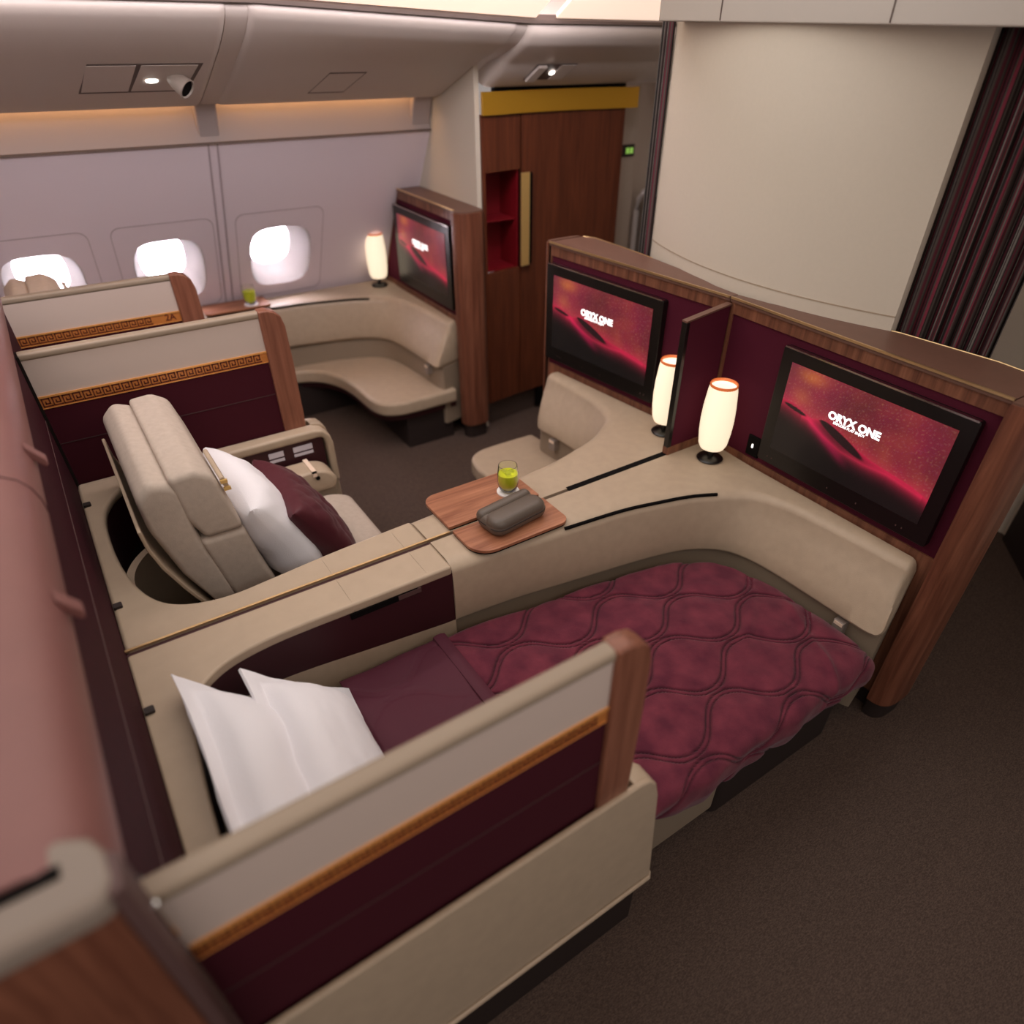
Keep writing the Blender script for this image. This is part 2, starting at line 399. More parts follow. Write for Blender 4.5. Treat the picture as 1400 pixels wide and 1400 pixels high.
def lamp(T, w, x=1.872, p=.125):
    z = .686; K = 1.36
    bx, by, _ = T(x, p, 0)
    def grow(m): m.map(lambda a, b, c: (bx+(a-bx)*K*.98, by+(b-by)*K*.98, z+(c-z)*K))
    t = thing('table_lamp', ['glowing tube lamp on the console corner, in front of the divider beside the bed\'s monitor', 'glowing tube lamp half hidden behind the black-edged divider',
        'glowing tube lamp in the far corner beneath the sidewall windows'][w], 'lamp', (bx, by, z), 'table lamps')
    m = MB(); m.lathe([(.0005, z), (.036, z), (.038, z+.003), (.034, z+.007), (.012, z+.010), (.0005, z+.010)], bx, by); grow(m); build('base', m, BLACK, t)
    m = MB(); m.lathe([(.009, z+.009), (.008, z+.03), (.014, z+.036), (.0005, z+.037)], bx, by, 16); grow(m); build('stem', m, BLACK, t)
    prof = [(.0005, z+.034), (.024, z+.034), (.034, z+.038), (.040, z+.05), (.0445, z+.085), (.046, z+.12), (.0445, z+.16), (.040, z+.205), (.037, z+.222)]
    m = MB(); m.lathe(prof+[(.034, z+.222), (.033, z+.214), (.0005, z+.212)], bx, by, 40, False); grow(m); sh = build('lamp_shade', m, SHADE, t)
    m = MB(); m.loft([[(bx+r*cos(2*pi*k/32), by+r*sin(2*pi*k/32), zz) for k in range(32)] for r, zz in ((.0375, z+.218), (.0382, z+.223), (.0365, z+.2265), (.0338, z+.224), (.0335, z+.219))], loop=True)
    grow(m); build('rim', m, RIM, sh)
    m = MB(); m.lathe([(.0005, z+.2135), (.0334, z+.2135), (.0334, z+.2145), (.0005, z+.2145)], bx, by, 24); grow(m); build('shade_cover', m, SHADEIN, sh)
    return t

FB = [(.72, .150), (.93, .168), (1.15, .203), (1.36, .236), (1.516, .265), (1.63, .30), (1.72, .358), (1.768, .43), (1.792, .546), (1.798, .704), (1.80, .85), (1.803, .94), (1.82, .982)]
FT = [(.72, .150), (.93, .166), (1.13, .188), (1.36, .212), (1.50, .243), (1.63, .28), (1.74, .335), (1.815, .392), (1.862, .50), (1.885, .64), (1.90, .81), (1.905, .905), (1.915, .945)]
BK = [(.72, .008), (.93, .008), (1.13, .008), (1.36, .008), (1.52, .008), (1.70, .008), (1.85, .008), (1.962, .03), (1.963, .25), (1.963, .56), (1.963, .78), (1.963, .88), (1.963, .945)]
OUT1 = [(.72, .150), (.45, .148), (.25, .145), (.14, .15), (.05, .168), (-.01, .20), (-.05, .245), (-.075, .31), (-.09, .45), (-.10, .60), (-.10, .75), (-.085, .84), (-.05, .90), (.0, .935)]
OUT2 = [(.72, .140), (.45, .125), (.25, .105), (.14, .095), (.06, .105), (-.01, .135), (-.06, .19), (-.095, .28), (-.118, .42), (-.125, .58), (-.118, .72), (-.09, .81), (-.04, .88), (.03, .925)]
def console(T, w):
    OUT = OUT2 if w == 1 else OUT1
    t = thing('side_console', ['beige leather side console wrapping round the foot of the made-up bed',
        'beige leather side console between the two middle suites, on the reclining seat\'s side',
        'beige leather side console running beneath the oval windows'][w], 'console', T(.9, .08, 0), 'side consoles')
    n = 72
    sq = (lambda L: [(a, b if b < .5 else .5+(b-.5)*(.68 if L is FB else .87)) for a, b in L]) if w == 1 else (lambda L: L)
    fb = catmull([(*a, 0) for a in sq(FB)], n); ft = catmull([(*a, 0) for a in sq(FT)], n); bk = catmull([(*a, 0) for a in sq(BK)], n)
    secs = []
    for k in range(n+1):
        s = k/n; e = max(0, (s-.955)/.045)          # rounded end of the cushion
        zt = .684-.038*e**2.2; zb = .445+.030*e**2.2
        B, F, L = bk[k], ft[k], fb[k]
        d = (B-F); dl = d.length; d = d/dl if dl > 1e-6 else d
        r = min(.055, dl*.75); h = zt
        sec = [(B.x, B.y, h), ]
        for q in range(7):
            a = q/6*pi/2
            o = F+d*r*(1-sin(a)); sec.append((o.x, o.y, h-.034*(1-cos(a))))
        for q in (.25, .5, .75):
            o = F.lerp(L, q); bul = -.006*sin(q*pi)
            o = o+d*bul; sec.append((o.x, o.y, (h-.034)*(1-q)+(zb+.015)*q))
        for q in range(5):
            a = q/4*pi/2; o = L+d*.02*(1-cos(a)); sec.append((o.x, o.y, zb+.015-.015*sin(a)))
        sec.append((B.x, B.y, zb))
        secs.append(sec)
    m = MB(); m.loft(secs); build('padded_top', m, LEATHER, t, T=T)
    # recessed taupe band under the cushion
    zlow = .10 if w != 0 else .08
    secs = [[(L.x+d.x*.03, L.y+d.y*.03, .450), (L.x+d.x*.03, L.y+d.y*.03, zlow), (B.x, B.y, zlow), (B.x, B.y, .450)] for L, B, d in [(fb[k], bk[k], (bk[k]-fb[k]).normalized()) for k in range(n+1)]]
    m = MB(); m.loft(secs); build('recessed_base', m, LEATHER2, t, T=T)
    # shelf and rail behind: one slab following the seat opening
    oc = catmull([(*a, 0) for a in OUT], 60)
    poly = [(-.172, .008), (.721, .008)]+[(v.x, v.y) for v in oc]+[(.03, .955), (.03, .972), (-.172, .972)]
    m = MB(); m.prism(poly, .648, .682); build('shelf', m, SHELF, t, T=T, bevel=.013, seg=4)
    # fabric inner panel under the rail
    sec = []
    for k in range(0, 61):
        v = oc[k]; a = oc[max(k-1, 0)]; b = oc[min(k+1, 60)]; tg = (b-a).normalized(); nn = Vector((-tg.y, tg.x, 0))
        c = v+nn*.0015; c2 = v+nn*.03
        zz = .455+max(0, .7-v.x)*.11 if w == 0 else .455
        sec.append([(c.x, c.y, .652), (c.x, c.y, zz), (c2.x, c2.y, zz), (c2.x, c2.y, .652)])
    m = MB(); m.loft(sec); build('inner_panel', m, MAROONL, t, T=T)
    sec = []
    for k in range(0, 61):
        v = oc[k]; a = oc[max(k-1, 0)]; b = oc[min(k+1, 60)]; tg = (b-a).normalized(); nn = Vector((-tg.y, tg.x, 0))
        c = v+nn*.001; c2 = v+nn*.03
        zz = .455+max(0, .7-v.x)*.11 if w == 0 else .455
        sec.append([(c.x, c.y, zz), (c.x, c.y, .10), (c2.x, c2.y, .10), (c2.x, c2.y, zz)])
    m = MB(); m.loft(sec); build('lower_panel', m, LEATHER if w == 0 else DARK, t, T=T)
    # seam between rail and forward console, storage slots
    m = MB(); g = []
    a0, a1 = .42, .60
    for k in range(25):
        s = .14+.34*k/24
        i = s*n; i0 = int(i); F = ft[i0].lerp(ft[min(i0+1, n)], i-i0); B = bk[i0]; d = (B-F).normalized()
        o = F+d*.012; g.append((o.x, o.y, .6755))
    g = [q for q in g if 1.10 < q[0] < 1.72]
    m.tube(g, .0062, 8)
    if w != 1: build('storage_slot', m, BLACKM, t, T=T)
    pz = OUT[1][1]
    m = MB(); m.box(.385, .60, pz-.006, pz+.004, .632, .652); build('handset_slot', m, BLACKM, t, T=T)
    m = MB(); m.box(.535, .61, pz-.002, pz+.005, .634, .651); build('handset_bezel', m, GREYL, t, T=T)
    for xs in (.40, .64, .715):
        pts = [(xs, .012, .6822), (xs, pz-.045, .6826), (xs, pz-.014, .6815), (xs, pz-.002, .670), (xs, pz+.0005, .656)]
        m = MB(); m.tube(pts, .0009, 5); build('seam', m, CREAMT, t, T=T)
    # USB box on the band under the foot cushion
    px = .85 if w != 1 else .70
    m = MB(); m.box(1.798, 1.832, px-.02, px+.02, .380, .434); b = build('socket_box', m, SOCK, t, T=T, bevel=.003)
    m = MB(); m.box(1.796, 1.799, px-.016, px+.016, .418, .431); build('socket_face', m, STRAP, b, T=T)
    # clips at the back of the shelf
    if w != 2:
        for pp in ((.235,) if w == 0 else (.21, .82)):
            m = MB(); m.prism(rrect(-.168, -.145, pp-.011, pp+.011, .004, 3), .680, .690); build('shelf_clip', m, DARK, t, T=T)
    return t

def table(T, w):
    t = thing('cocktail_table', ['walnut flap table on the bed side of the console, under the brown case', 'walnut flap table on the console holding the green drink, beside the middle seat',
        'small walnut flap table below the third window, behind the privacy partition'][w], 'table', T(.97, .1, .69), 'walnut flap tables')
    x0, x1 = .80, 1.16
    if w == 1: poly = rrect(x0, x1, .012, .215, [.005, .005, .03, .05], 8)
    elif w == 0: poly = rrect(x0, x1, .010, .172, [.005, .005, .035, .075], 8)
    else: poly = rrect(x0+.02, x1+.02, .0, .17, [.005, .005, .03, .03], 6)
    m = MB(); m.prism(poly, .689, .700); build('table_top', m, WOODH, t, T=T, bevel=.0015, seg=2)
    q = [(a+.5*(.98-a)*.02, b) for a, b in poly]
    m = MB(); m.prism([(.98+(a-.98)*.985, .09+(b-.09)*.975) for a, b in poly], .6835, .689); build('table_edge', m, BLACKM, t, T=T)
    return t

def drink(x, y, z, w):
    c = tag(build('coaster', MB().lathe([(.0005, z), (.040, z), (.040, z+.004), (.0005, z+.004)], x, y, 28), COAST), ['white paper coaster on the middle walnut table', 'white paper coaster on the window side walnut table'][w], 'coaster', 'white coasters')
    z += .0045; z0 = z
    def grow(m): m.map(lambda a, b, c: (x+(a-x)*1.15, y+(b-y)*1.15, z0+(c-z0)*1.15)); return m
    t = thing('drink_glass', ['glass of lime green drink on a white coaster beside the brown case', 'glass of lime green drink on the far table under the third window'][w], 'glass', (x, y, z), 'green drinks')
    out = [(.0005, z), (.018, z), (.026, z+.008), (.0315, z+.026), (.033, z+.045), (.0315, z+.065), (.0285, z+.090)]
    inn = [(.0272, z+.090), (.0300, z+.065), (.0312, z+.045), (.0298, z+.028), (.0245, z+.012), (.017, z+.006), (.0005, z+.006)]
    m = MB(); m.lathe(out+inn, x, y, 40, False); grow(m); build('tumbler', m, GLASS, t)
    m = MB(); m.lathe([(.0005, z+.0065), (.0166, z+.0065), (.024, z+.0125), (.0294, z+.028), (.0309, z+.045), (.0300, z+.060), (.0298, z+.0625), (.0005, z+.0625)], x, y, 40); grow(m); build('lime_drink', m, DRINK, t)
    random.seed(7+w)
    for k in range(3):
        a = k*2.1; cx, cy = x+.012*cos(a), y+.012*sin(a)
        m = MB(); m.box(cx-.008, cx+.008, cy-.008, cy+.008, z+.052, z+.066); grow(m); build('ice_cube', m, GLASS, t, bevel=.002)
    return t

KEY = [(0, 0, 1, .14), (0, 0, .14, 1), (0, .86, .86, 1), (.72, .3, .86, 1), (.32, .3, .86, .44), (.32, .3, .46, .66), (.86, 0, 1, .14)]
def partition(T, w):
    t = thing('privacy_partition', ['privacy partition beside the bed in the foreground, blurred top edge and walnut end post',
        'privacy partition behind the reclining seat, cream top over copper key-pattern band', 'farthest privacy partition, numbered 2A, in front of the oval windows'][w], 'partition', T(.25, 1.015, .6), 'privacy partitions')
    x0, x1, pa, pb = -.165, .586, 1.0, 1.03
    m = MB(); m.prism(rrect(pa-.004, pb+.004, 1.130, 1.155, .009, 4), x0, x1, 0); build('top_cap', m, CAPM, t, T=T)
    m = MB(); m.box(x0, x1, pa, pb, 1.008, 1.132); build('light_panel', m, LIGHTFAB, t, T=T)
    m = MB(); m.box(x0, x1, pa-.001, pb+.001, .968, 1.008); bnd = build('key_band', m, KEYB, t, T=T)
    m = MB(); m.box(x0, x1, pa-.0035, pb+.0035, 1.004, 1.0100); m.box(x0, x1, pa-.002, pb+.002, .9665, .9690); build('band_trim', m, COPT, bnd, T=T)
    m = MB(); u = .030; x = x0+.006
    lim = x1-.005 if w != 2 else x1-.10
    while x+u < lim:
        for a0, b0, a1, b1 in KEY:
            for pp, q in ((pa-.0022, pa-.0008), (pb+.0008, pb+.0022)):
                m.box(x+a0*u*.95, x+a1*u*.95, pp, q, .9725+b0*.030, .9725+b1*.030)
        x += u
    build('key_pattern', m, KEYD, bnd, T=T, smooth=False)
    if w == 2:
        m = text_mb('2A', .036, .0006); m.map(lambda x, y, z: (x1-.045+x*1.0, pb+.0015+z, .988+y)); build('seat_number', m, KEYD, bnd, T=T, smooth=False)
    m = MB(); m.box(x0, x1, pa+.001, pb-.001, .60, .968); build('lower_panel', m, MAROON, t, T=T)
    m = MB()
    for z in (.835,):
        m.box(x0+.0, x1, pa-.0004, pb+.0004, z, z+.0025)
    build('panel_seam', m, SEAMD, t, T=T)
    m = MB(); m.box(x0-.010, x0+.002, pa-.012, pb+.012, .60, 1.150); build('aft_channel', m, BLACK, t, T=T)
    out = [(x1-.004, .60), (x1+.078, .60), (x1+.085, .72), (x1+.088, .95), (x1+.086, 1.09), (x1+.076, 1.128), (x1+.055, 1.15), (x1+.03, 1.158), (x1-.004, 1.158)]
    m = MB(); m.prism(out, pa-.010, pb+.010, 1); build('end_post', m, POSTW, t, T=T, bevel=.008, seg=3)
    return t

def armrest(T, w):
    t = thing('aisle_console', ['wide beige aisle-side armrest shell holding the foreground partition', 'beige aisle-side armrest of the reclining seat, with maroon control panel',
        'beige aisle-side armrest of the window seat behind partition 2A'][w], 'armrest', T(.3, 1.0, 0), 'aisle-side armrest consoles')
    # front view outline (x,z) of the solid nose, then U-channel behind it
    x0, xn, x1 = -.17, .672, .752
    zb = .260
    def shell(p0, p1, xa, xb, q0=0, q1=0):
        m = MB()
        poly = [(xa, zb), (xb+.006, zb), (xb+.012, zb+.012), (xb+.004, .60), (xb-.006, .648), (xb-.026, .672), (xb-.055, .68), (xa, .68)] if xb > xn+.01 else [(xa, zb), (xb, zb), (xb, .68), (xa, .68)]
        m.prism(poly, p0, p1, 1)
        return m.map(lambda x, p, z: (x, p+(q1 if p > (p0+p1)/2 else q0)*(.68-z)/.43, z))
    m = shell(1.036, 1.052, x0, x1, 0, .030); build('outer_shell', m, LEATHER, t, T=T, bevel=.006)
    m = shell(.925, .994, x0, x1, 0, 0)
    build('inner_rim', MB().prism([(x0, .640), (x1-.05, .640), (x1-.036, .628), (x1-.030, .600), (x1-.030, .42), (x1, .42), (x1, .60), (x1-.010, .64), (x1-.034, .668), (x1-.07, .68), (x0, .68)], .930, .994, 1), LEATHER, t, T=T, bevel=.012)
    m = shell(.99, 1.04, xn+.012, x1, 0, 0); build('nose', m, LEATHER, t, T=T, bevel=.004)
    m = MB(); m.box(x0, xn+.02, .99, 1.04, .45, .60); build('pocket_floor', m, BLACKM, t, T=T)
    m = MB(); m.box(x0, x1-.04, .950, .990, zb, .640); m.box(x0, .46, .945, .955, .50, .640); build('inner_panel', m, MAROONL, t, T=T)
    if w == 1:
        for a, b in ((.485, .545), (.585, .665)):
            m = MB(); m.box(a, b, .9475, .9505, .595, .618); m.box(a, b, .9475, .9505, .575, .587); build('control_display', m, SCRGREY, t, T=T)
    m = MB(); m.tube([(x0, 1.083, zb-.006), (x1+.004, 1.083, zb-.006), (x1+.012, 1.076, zb-.006), (x1+.012, 1.0, zb-.006)], .007); build('lower_trim', m, LEATHER, t, T=T)
    m = MB(); m.box(x0, x1-.01, .95, 1.060, 0, zb+.006); build('plinth', m, DARK, t, T=T, bevel=.003)
    return t

def shell_back(T, w):
    """high padded shell behind the seats (rear face of the row behind's cabinet)"""
    pass

for w in range(3):
    T = TS[w]
    monitor_cabinet(T, w); monitor(T, w); lamp(T, w, *((1.872, .122) if w == 0 else (1.885, .135) if w == 1 else (1.872, .13)))
    console(T, w); table(T, w); partition(T, w); armrest(T, w)

# brass strip and shadow gap on the centre line
m = MB(); m.box(-.172, .80, YC+.006, YC+.013, .679, .6860)
tag(build('centre_trim', m, BRASS, bevel=.001), 'thin brass strip running along the seam between the two middle consoles', 'trim')
m = MB(); m.box(-.172, 1.96, YC-.0085, YC+.004, .40, .676)
tag(build('centre_filler', m, MAROONL), 'dark maroon filler in the seam between the two middle consoles', 'filler strip')

m = MB(); m.box(1.28, 1.755, YC-.010, YC+.016, .680, .6855)
tag(build('cable_slot', m, BLACKM, bevel=.001), 'black slot in the console seam just aft of the divider screen', 'slot')

# divider screen between the two middle monitors
t = thing('divider_screen', 'maroon divider fin with black front edge between the two middle lamps', 'divider', (1.86, YC, .68))
m = MB(); m.prism([(1.765, .715), (1.962, .715), (1.962, 1.225), (1.765, 1.200)], YC-.009, YC+.009, 1); build('fabric_panel', m, MAROONW, t)
m = MB(); m.prism([(1.748, .715), (1.766, .715), (1.766, 1.203), (1.748, 1.20)], YC-.012, YC+.012, 1); build('front_edge', m, BLACK, t, bevel=.002)
m = MB(); m.prism([(1.748, 1.199), (1.964, 1.224), (1.964, 1.230), (1.748, 1.205)], YC-.012, YC+.012, 1); build('top_edge', m, WOODT, t)
m = MB(); m.box(1.75, 1.962, YC-.014, YC+.014, .681, .716); build('bottom_rail', m, WOODV, t)

# ------------------------------------------------------------------ shells behind the seats
def back_shell(y0, y1, name_label, xoff=0, noses=True):
    t = thing('seat_back_shell', name_label, 'shell', (-.3+xoff, (y0+y1)/2, 0), 'high shells behind the seats')
    m = MB(); m.box(-.30+xoff, -.172+xoff, y0+.005, y1, .0, 1.20); build('maroon_panel', m, SHELLM, t)
    m = MB(); m.box(-.1722+xoff, -.1705+xoff, y0+.02, y1, .93, .934); build('panel_seam', m, GREYL, t)
    # padded rolled top
    prof = [(-.172, 1.175), (-.166, 1.19), (-.162, 1.215), (-.163, 1.24), (-.170, 1.268), (-.184, 1.290), (-.205, 1.305), (-.235, 1.313), (-.28, 1.315), (-.50, 1.315), (-.50, 1.18), (-.28, 1.17)]
    m = MB(); m.prism([(a+xoff, b) for a, b in prof][::-1], y0, y1, 1)
    for y in ():
        pass
    build('padded_top', m, SHELLTOP, t, bevel=.0)
    return t
sh = back_shell(.56, 3.06, 'dusty-rose padded high shell behind the two middle seats, along the left edge', 0)
for yy in (1.475,):
    pts = [(-.1705, yy, 1.19), (-.1612, yy, 1.215), (-.1622, yy, 1.24), (-.1692, yy, 1.268), (-.184, yy, 1.291), (-.205, yy, 1.306), (-.235, yy, 1.314), (-.45, yy, 1.3155)]
    m = MB(); m.tube(pts, .0012, 6); build('top_seam', m, MAROONL, sh)
for yy in (1.08, 1.66):
    m = MB(); m.prism([(-.170, 1.245), (-.146, 1.215), (-.140, 1.219), (-.140, 1.232), (-.168, 1.272)], yy, yy+.030, 1); build('coat_hook', m, SHELLTOP, sh, bevel=.003)
back_shell(3.26, 3.90, 'padded high shell behind the window seat, far upper left', -.17)

# end of the row behind: walnut cabinet end with a padded cap (bottom left corner)
t = thing('rear_cabinet_end', 'blurred walnut cabinet end with pale cap in the bottom left corner', 'cabinet', (-.35, .5, 0))
m = MB(); m.prism([(-.60, .56), (-.195, .56), (-.175, .545), (-.166, .515), (-.166, .505), (-.60, .505)], 0.085, 1.262); build('walnut_end_panel', m, WOODC, t, bevel=.008)
m = MB(); m.prism([(-.60, .60), (-.20, .60), (-.172, .585), (-.158, .555), (-.156, .52), (-.165, .498), (-.185, .495), (-.60, .495)], 1.262, 1.306); build('padded_cap', m, mat('pale_cap_leather', (128, 116, 106), .5), t, bevel=.014, seg=4)
m = MB(); m.box(-.60, -.200, .545, .562, 1.300, 1.308); build('cap_slot', m, BLACKM, t)
m = MB(); m.prism([(-.165, .50), (-.150, .505), (-.148, .55), (-.166, .56)], .09, 1.30); build('corner_trim', m, GREYL, t, bevel=.003)
m = MB(); m.box(-.60, -.175, .508, .56, 0, .087); build('plinth', m, DARK, t)
m = MB(); m.tube([(-.150, .5415, 1.19), (-.150, .5415, 1.11)], .006); m.tube([(-.150, .5415, 1.07), (-.150, .5415, .86)], .006); build('hinge_bar', m, CHROME, t)

# ------------------------------------------------------------------ seats
def rslab(mb, sec, p0, p1, r=.03, T=None, crown=0):
    """section (x,z) extruded along p with rounded ends"""
    cx = sum(a for a, b in sec)/len(sec); cz = sum(b for a, b in sec)/len(sec)
    secs = []
    for k in range(7):
        a = k/6*pi/2; s = r*(1-sin(a)); secs.append((p0+r*(1-cos(a)), s))
    secs += [(p1-(p-p0), s) for p, s in secs[::-1]]
    out = []
    for p, s in secs:
        row = []
        for a, b in sec:
            d = Vector((a-cx, b-cz)); L = d.length; k = (L-s)/L
            row.append((cx+d.x*k, p, cz+d.y*k))
        out.append(row)
    mb.loft(out); return mb
def rounded_sec(pts, r, seg=5):
    out = []; n = len(pts)
    for i in range(n):
        P = Vector(pts[i]); A = Vector(pts[i-1]); B = Vector(pts[(i+1) % n])
        a = (A-P); b = (B-P); rr = min(r, a.length*.45, b.length*.45)
        a = P+a.normalized()*rr; b = P+b.normalized()*rr
        for k in range(seg+1):
            t = k/seg; q = a*(1-t)**2+P*2*t*(1-t)+b*t*t; out.append((q.x, q.y))
    return out

def seat(T, w):
    t = thing('suite_seat', ['', 'pale fabric seat with its reclining backrest upright, holding a white pillow and maroon cushion', 'window seat whose rounded headrest peeks over partition 2A'][w], 'seat', T(.4, .55, 0), 'suite seats')
    dz = 0 if w == 1 else .085
    p0, p1 = .272, .890
    if w == 2: p0, p1 = .40, .72
    m = MB(); rslab(m, rounded_sec([(.10, .50), (.155, .50), (.135, .62), (.105, .80), (.088, .97+dz), (.030, .992+dz), (-.015, .95+dz), (-.012, .84), (.03, .66)], .02), p0, p1, .028); b = build('backrest', m, FABRIC, t, T=T)
    m = MB(); rslab(m, rounded_sec([(.125, .765), (.235, .765), (.222, .86), (.195, .965+dz), (.150, .995+dz), (.078, .990+dz), (.085, .85)], .016), p0+.001, p1-.001, .022); build('headrest', m, FABRIC, b, T=T)
    m = MB(); rslab(m, rounded_sec([(.155, .50), (.290, .50), (.262, .62), (.236, .764), (.105, .764), (.125, .62)], .014), p0+.001, p1-.001, .022); build('lumbar_pad', m, FABRIC, b, T=T)
    # hard shell
    sh = [(-.040, .865), (-.036, .80), (-.018, .72), (.020, .62), (.075, .50), (.085, .30), (.095, .30), (.085, .505), (.030, .625), (-.008, .725), (-.026, .80), (-.030, .865)]
    m = MB(); m.prism(sh, p0-.014, p1+.014, 1); build('back_shell', m, LEATHER, b, T=T, bevel=.003)
    m = MB(); m.prism(rounded_sec([(.208, .945+dz), (.222, .948+dz), (.232, .905+dz), (.219, .90+dz)], .006, 3), p0+.012, p0+.21, 1); f = build('headrest_strap', m, LEATHER, b, T=T, bevel=.002)
    m = MB(); m.box(.212, .232, p0+.004, p0+.012, .905+dz, .915+dz); m.box(.208, .228, p0+.004, p0+.012, .93+dz, .94+dz); build('strap_buckle', m, GOLD, f, T=T)
    m = MB(); rslab(m, rounded_sec([(.22, .34), (.73, .32), (.745, .37), (.735, .43), (.66, .462), (.30, .455), (.22, .45)], .035), .19, .80, .035); build('seat_cushion', m, FABRIC, t, T=T)
    m = MB(); rslab(m, rounded_sec([(.70, .10), (.745, .10), (.745, .33), (.70, .33)], .01), .20, .79, .01); build('leg_rest', m, FABRIC, t, T=T)
    m = MB(); m.box(.12, .70, .20, .79, .0, .33); build('seat_base', m, DARK, t, T=T)
    return t
seat(T2, 1); seat(T3, 2)
# inner padded armrest with metal strap, middle seat
def padded_arm(T, label):
    t = thing('padded_armrest', label, 'armrest', T(.5, .88, 0))
    m = MB(); rslab(m, rounded_sec([(.20, .48), (.70, .46), (.71, .50), (.68, .545), (.62, .562), (.20, .562)], .03), .818, .928, .02); b = build('arm_pad', m, LEATHER, t, T=T)
    m = MB(); m.box(.20, .70, .825, .925, .10, .47); build('arm_body', m, LEATHER2, t, T=T, bevel=.01)
    m = MB(); m.prism([(.607, .556), (.625, .556), (.625, .5645), (.607, .5645)], .812, .93, 1); m.box(.607, .625, .812, .8165, .54, .5645); build('metal_strap', m, STRAP, b, T=T)
    m = MB(); m.lathe([(.0005, 0), (.009, 0), (.009, .004), (.0005, .004)], 0, 0, 16); m.map(lambda x, y, z: (.625+x, .8145-z, .532+y)); build('recline_button', m, BLACKM, b, T=T)
    return t
padded_arm(T2, 'low padded beige armrest with a bright metal strap beside the maroon cushion')

# shelf recess behind middle seat: curved tub
t = thing('shelf_recess', 'curved beige and brown tub seen through the opening behind the middle seat', 'storage recess', (0, 1.9, .1))
secs = []
for k in range(25):
    a = pi*.55+pi*.95*k/24
    secs.append([(.11+.24*cos(a), 2.01+.24*sin(a), .60), (.11+.24*cos(a), 2.01+.24*sin(a), .30), (.11+.215*cos(a), 2.01+.215*sin(a), .30), (.11+.215*cos(a), 2.01+.215*sin(a), .60)])
m = MB(); m.loft(secs); build('tub_wall', m, LEATHER, t)
m = MB(); m.lathe([(.0005, .28), (.212, .28), (.212, .30), (.0005, .30)], .11, 2.01, 32); build('tub_floor', m, BLACKM, t)

# ------------------------------------------------------------------ ottomans
OTF = [(.76, .225), (.95, .23), (1.12, .245), (1.25, .27), (1.34, .34), (1.40, .46), (1.425, .60), (1.43, .75), (1.435, .86), (1.47, .945), (1.55, .99), (1.68, 1.0), (1.92, .995)]
def ottoman(T, w):
    t = thing('ottoman', ['', 'rounded beige ottoman opposite the middle seat, partly behind the green drink', 'rounded beige ottoman and ledge beneath the far monitor, by the windows'][w], 'ottoman', T(1.65, .6, 0), 'ottomans')
    poly = [(v.x, v.y) for v in catmull([(*a, 0) for a in OTF], 70)]
    zt = .315
    full = poly+[(1.92, .18), (.76, .18)]
    m = MB(); m.prism(full, zt-.085, zt); build('seat_pad', m, LEATHER, t, T=T, bevel=.022, seg=5)
    sec = []
    m = MB(); m.prism([(a+.02 if a < 1.6 else a, b-.03) for a, b in poly]+[(1.90, .18), (.78, .18)], zt-.12, zt-.08); build('pad_skirt', m, MAROONL, t, T=T)
    m = MB(); m.prism(rrect(1.60, 1.90, .45, .955, .01, 3), 0, zt-.1); build('ottoman_base', m, DARK, t, T=T)
    m = MB(); m.prism(rrect(.76, 1.90, .17, .23, .005, 3), 0, zt-.1); build('ledge_base', m, DARK, t, T=T)
    if w == 2:
        m = MB(); m.box(1.05, 1.13, .228, .234, .215, .228); build('latch_plate', m, CHROME, t, T=T)
    return t
ottoman(T2, 1); ottoman(T3, 2)

# ------------------------------------------------------------------ bed
t = thing('bed', 'made-up flat bed in the front suite, beige base under white sheet', 'bed', (1.0, 1.03, 0))
m = MB(); m.prism(rrect(.10, 1.14, .185, .985, .02), .10, .335); build('bed_base', m, LEATHER2, t, T=T1, bevel=.008)
m = MB(); m.prism(rrect(1.15, 1.775, .36, .97, .05), .0, .30); build('foot_support', m, DARK, t, T=T1, bevel=.008)
m = MB()
def mprof(x):   # console side limit of the mattress in p
    tb = [(.0, .205), (.7, .205), (1.0, .235), (1.36, .285), (1.55, .325), (1.66, .40), (1.72, .50), (1.76, .62)]
    for (a, b), (c, d) in zip(tb, tb[1:]):
        if x <= c: return b+(d-b)*(x-a)/(c-a)
    return tb[-1][1]+(x-1.76)*3
poly = [(x, mprof(x)) for x in [.0+.04*k for k in range(45)] if x <= 1.76]+[(1.765, .70), (1.765, .985), (.0, .93)][:2]+[(.76, .985), (.74, .915), (.0, .915)]
m.prism(poly, .336, .418); build('mattress', m, SHEET, t, T=T1, bevel=.02, seg=4)

